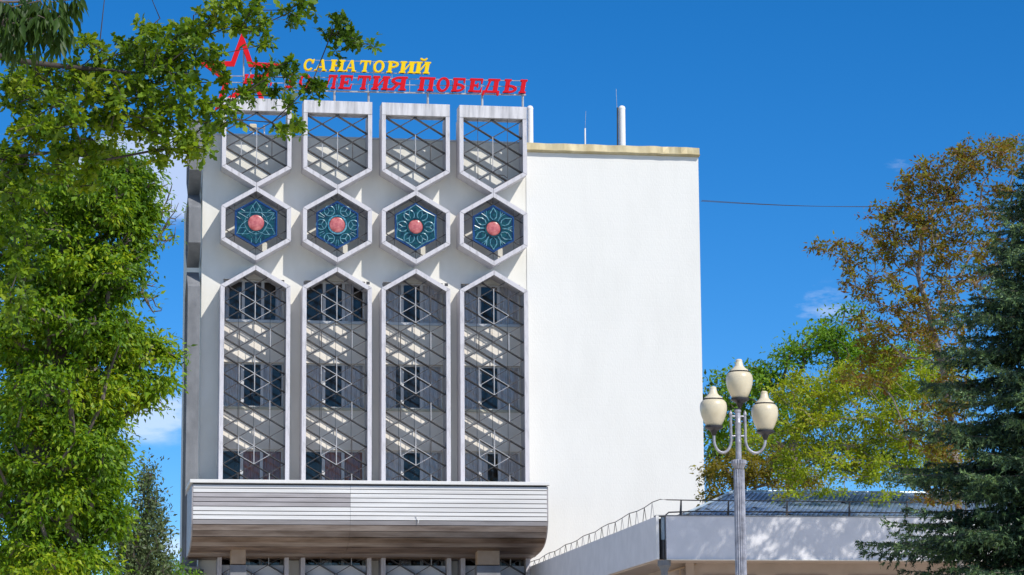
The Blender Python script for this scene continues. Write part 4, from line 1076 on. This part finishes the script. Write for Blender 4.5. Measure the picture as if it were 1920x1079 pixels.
# poplar
YP = -35
popb = [(278, 900, 14, 24, .5, 0), (283, 950, 20, 34, .7, 0), (290, 1000, 24, 50, .8, 0), (282, 1050, 34, 50, 1, 0), (250, 1000, 30, 60, 1, 0), (240, 1060, 40, 50, 1, 0), (300, 1110, 36, 60, 1, 0), (262, 905, 14, 20, .4, 0)]
tree('poplar_tree', 'slender grey green poplar between the left foliage and the building', popb, YP, 30, 34, .22, .10, 'ovate', G_pop, 'bark', 272, [(272, 1040), (275, 960), (279, 890)], .14, limb_n=6, flat=1.6)
tree('distant_shrub_tree', 'low bright green shrub at the foot of the left side wall', [(315, 1062, 22, 16, .8, 0), (340, 1085, 26, 22, .8, 0), (280, 1078, 40, 20, .9, 0)], -20, 40, 34, .2, .11, 'ovate', G_green, 'bark', 318, [(318, 1078)], .08, limb_n=4)

# right: bronze leaved tree in front of the annex
YR = -32
redb = [
 (1850, 300, 66, 42, 1.5, 0), (1780, 318, 50, 34, 1.2, 0), (1900, 290, 40, 36, 1.2, 1), (1725, 340, 34, 36, .9, 0), (1880, 390, 70, 60, 1.5, 1), (1770, 400, 62, 60, 1.5, 0), (1690, 370, 28, 28, .7, 0),
 (1650, 410, 34, 34, .8, 0), (1700, 460, 62, 54, 1.4, 0), (1620, 470, 40, 34, .9, 0), (1555, 462, 36, 15, .5, 0), (1525, 470, 14, 10, .3, 0), (1590, 510, 26, 24, .6, 0), (1800, 490, 60, 60, 1.4, .6), (1660, 550, 58, 44, 1.3, 0), (1588, 540, 18, 14, .4, 0),
 (1740, 570, 60, 50, 1.4, 0), (1690, 640, 70, 46, 1.5, 0), (1620, 620, 40, 34, .9, 0), (1780, 640, 40, 50, 1.2, 0), (1640, 700, 60, 40, 1.2, 0), (1880, 520, 60, 80, 1.4, 2), (1990, 400, 70, 90, 1.4, 1), (2060, 560, 90, 120, 1.6, 1)]
tree('bronze_maple_tree', 'tall loose tree with bronze red young leaves rising at the right edge', redb+[(1790, 740, 40, 50, 1, -.4), (1745, 800, 50, 50, 1, -.4), (1790, 860, 50, 60, 1, -.4), (1760, 930, 40, 30, .8, -.4), (1760, 350, 60, 30, 1.2, 0), (1840, 290, 50, 24, 1.2, 0), (1700, 420, 50, 40, 1, 0)], YR, 15, 30, .17, .115, 'ovate', G_red, 'bark_pale', 1800,
     [(1795, 900), (1780, 760), (1768, 690), (1745, 600), (1722, 520), (1728, 440), (1760, 380)], .095, limb_n=26, wob=.08, power=.40, twig_r=.009)
lowb = [(1600, 790, 110, 50, 1.5, 0), (1500, 800, 60, 40, 1.1, 0), (1690, 780, 60, 60, 1.3, 0), (1560, 870, 120, 36, 1.4, 0), (1650, 880, 60, 36, 1.1, 0), (1480, 880, 44, 26, .8, 0), (1600, 720, 90, 40, 1.3, 0), (1500, 730, 60, 34, 1, 0), (1480, 925, 30, 14, .4, -.5), (1560, 922, 40, 12, .4, -.5), (1655, 930, 30, 12, .4, -.5), (1720, 850, 50, 60, 1, 0), (1420, 820, 30, 30, .6, 0)]
tree('olive_maple_tree', 'spreading tree with olive yellow leaves and bare grey limbs over the annex roof', lowb+[(1780, 720, 50, 60, 1, 0), (1770, 850, 50, 60, 1, 0), (1700, 700, 60, 50, 1.2, 0)], -21.6, 13, 54, .24, .11, 'ovate', G_olive, 'bark_pale', 1790,
     [(1790, 980), (1770, 900), (1700, 880), (1640, 862)], .085, limb_n=26, wob=.1, power=.48, twig_r=.011)
grb = [(1360, 740, 34, 44, 1.5, 0), (1400, 720, 50, 40, 1.5, 0), (1345, 700, 16, 12, .8, 0), (1450, 700, 50, 34, 1.4, 0), (1480, 660, 40, 28, 1.2, 0), (1530, 640, 46, 36, 1.4, 0), (1590, 640, 50, 40, 1.4, 0), (1560, 610, 26, 14, .7, 0), (1500, 760, 80, 50, 2, 0), (1400, 800, 60, 50, 2, 0), (1345, 810, 24, 40, 1, 0), (1620, 700, 80, 60, 2, 0), (1600, 590, 22, 14, .5, 0), (1700, 700, 90, 70, 2, 0)]
tree('green_maple_tree', 'bright green tree behind the street lamp globes beyond the annex', grb, 2, 13, 52, .40, .17, 'ovate', G_green, 'bark', 1480, [(1480, 960), (1485, 860), (1500, 760)], .22, limb_n=10, group=None)
grb2 = [(1340, 870, 26, 40, 1, 0), (1335, 760, 16, 60, .8, 0), (1380, 850, 40, 30, 1, 0), (1460, 850, 60, 30, 1, 0), (1560, 850, 60, 40, 1, 0), (1660, 850, 60, 40, 1, 0)]
tree('dark_hedge_tree', 'dark green tree close behind the corner of the white wall', grb2, 8, 14, 52, .42, .18, 'ovate', G_dk, 'bark', 1380, [(1380, 960), (1380, 880)], .15, limb_n=6)
rub = [(1345, 890, 30, 34, .8, 0), (1385, 875, 50, 30, .9, 0), (1440, 870, 50, 30, .9, 0), (1350, 930, 36, 24, .7, 0), (1420, 905, 60, 28, .8, 0), (1500, 905, 60, 24, .8, 0)]
tree('rusty_shrub', 'rust brown shrub row showing between the white wall and the annex roof', rub, -14, 16, 50, .26, .12, 'ovate', G_rust, 'bark_pale', 1400, [(1400, 980), (1400, 930)], .07, cat='shrub', limb_n=8)

# spruce
YS = -50
apx = U(2035, 140, YS); sx_, sz_ = apx.x, apx.z
sp = root('spruce_tree', (sx_, YS, 0), 'big dark blue green spruce at the lower right edge', 'tree')
mb = MB(); mb.tube([(sx_, YS, z) for z in np.linspace(0, sz_, 14)], [max(.02, .24*(1-z/sz_)) for z in np.linspace(0, sz_, 14)], 10); mb.build('trunk', 'bark', sp, smooth=True)
bmb = MB(); tp_, td_, tl_, tip_ = [], [], [], []
z = .8; lev = 0
while z < sz_-.2:
    tfrac = (sz_-z)/sz_
    L0 = 8.9*tfrac**.9*(1-.42*tfrac)+.06
    nb = 15 if z > 3 else 6
    ph = rng.uniform(0, 6.28)
    for k in range(nb):
        a = ph+2*math.pi*k/nb+rng.normal()*.16
        if math.sin(a) > .55 and tfrac > .2: continue        # the far side cannot be seen
        L_ = L0*rng.uniform(.68, 1.12); zz0 = z+rng.normal()*.10
        dirh = np.array([math.cos(a), math.sin(a), 0]); side = np.array([-math.sin(a), math.cos(a), 0])
        pts = []; nseg = 8
        for s in range(nseg+1):
            t_ = s/nseg; zz = zz0+L_*(.10*t_-.42*t_**1.5+.22*t_**3)
            pts.append(np.array([sx_, YS, zz])+dirh*L_*t_+side*.05*L_*math.sin(3*t_+k))
        bmb.tube(pts, [max(.006, .035*L_/4*(1-s/nseg*.9)) for s in range(nseg+1)], 4, cap=False)
        ns = int(L_/.075)
        for s in range(2, ns+1):
            t_ = (s/ns)**.9; i0 = min(nseg-1, int(t_*nseg)); fr_ = t_*nseg-i0; p = pts[i0]*(1-fr_)+pts[i0+1]*fr_
            tl = (.20+.75*(1-t_)*min(1, L_/3))*rng.uniform(.7, 1.2)
            for sd in (-1, 1):
                d = dirh*.75+side*sd*rng.uniform(.6, 1.1)+np.array([0, 0, rng.uniform(-.95, .05)])
                d /= np.linalg.norm(d)
                q = p; nn_ = max(1, int(tl/.15))
                for u_ in range(nn_):
                    tp_.append(q.copy()); tip_.append(max(t_, (u_+1)/nn_*.95)); dd = d+np.array([0, 0, -.10*u_])+rng.normal(size=3)*.14; dd /= np.linalg.norm(dd)
                    td_.append(dd); tl_.append(rng.uniform(.17, .24)); q = q+dd*.145
                    if rng.random() < .35 and u_: 
                        tp_.append(q.copy()); tip_.append(t_); e = dd+side*sd*rng.uniform(-1, 1)*.9+rng.normal(size=3)*.2; td_.append(e/np.linalg.norm(e)); tl_.append(.15)
        for _ in range(3): tp_.append(pts[-1].copy()); tip_.append(1); dd = dirh+rng.normal(size=3)*.35; td_.append(dd/np.linalg.norm(dd)); tl_.append(.16)
    z += .175+.03*tfrac; lev += 1
bmb.build('boughs', 'bark', sp, kind='stuff')
tp_, td_, tl_, tip_ = np.array(tp_), np.array(td_), np.array(tl_), np.array(tip_)
keep = tp_[:, 0] < U(2010, 600, YS).x
tp_, td_, tl_, tip_ = tp_[keep], td_[keep], tl_[keep], tip_[keep]
# each shoot: needles round its axis
NN = 9
n_ = len(tp_); pos = np.repeat(tp_, NN, axis=0); dr = np.repeat(td_, NN, axis=0); ll = np.repeat(tl_, NN)
u_ = np.tile(np.linspace(0, .95, NN), n_); pos = pos+dr*(u_*ll)[:, None]
rad_ = unit(n_*NN); rad_ -= dr*np.sum(rad_*dr, axis=1, keepdims=True); rad_ /= np.linalg.norm(rad_, axis=1, keepdims=True)+1e-9
nd = rad_*.8+dr*.7
LEAF['needle'] = ([(0, .21, 0), (0, -.21, 0), (1, 0, 0)], [(0, 1, 2)])
sz_n = np.full(n_*NN, .080)*rng.uniform(.8, 1.2, n_*NN); un_ = unit(n_*NN)
fresh = np.repeat(((tip_ > .80) & (rng.random(n_) < .45))[:n_], NN)
leafmesh('needles', pos[~fresh], nd[~fresh], un_[~fresh], sz_n[~fresh], 'needle', G_fir, sp)
leafmesh('fresh_needles', pos[fresh], nd[fresh], un_[fresh], sz_n[fresh], 'needle', G_tip, sp)
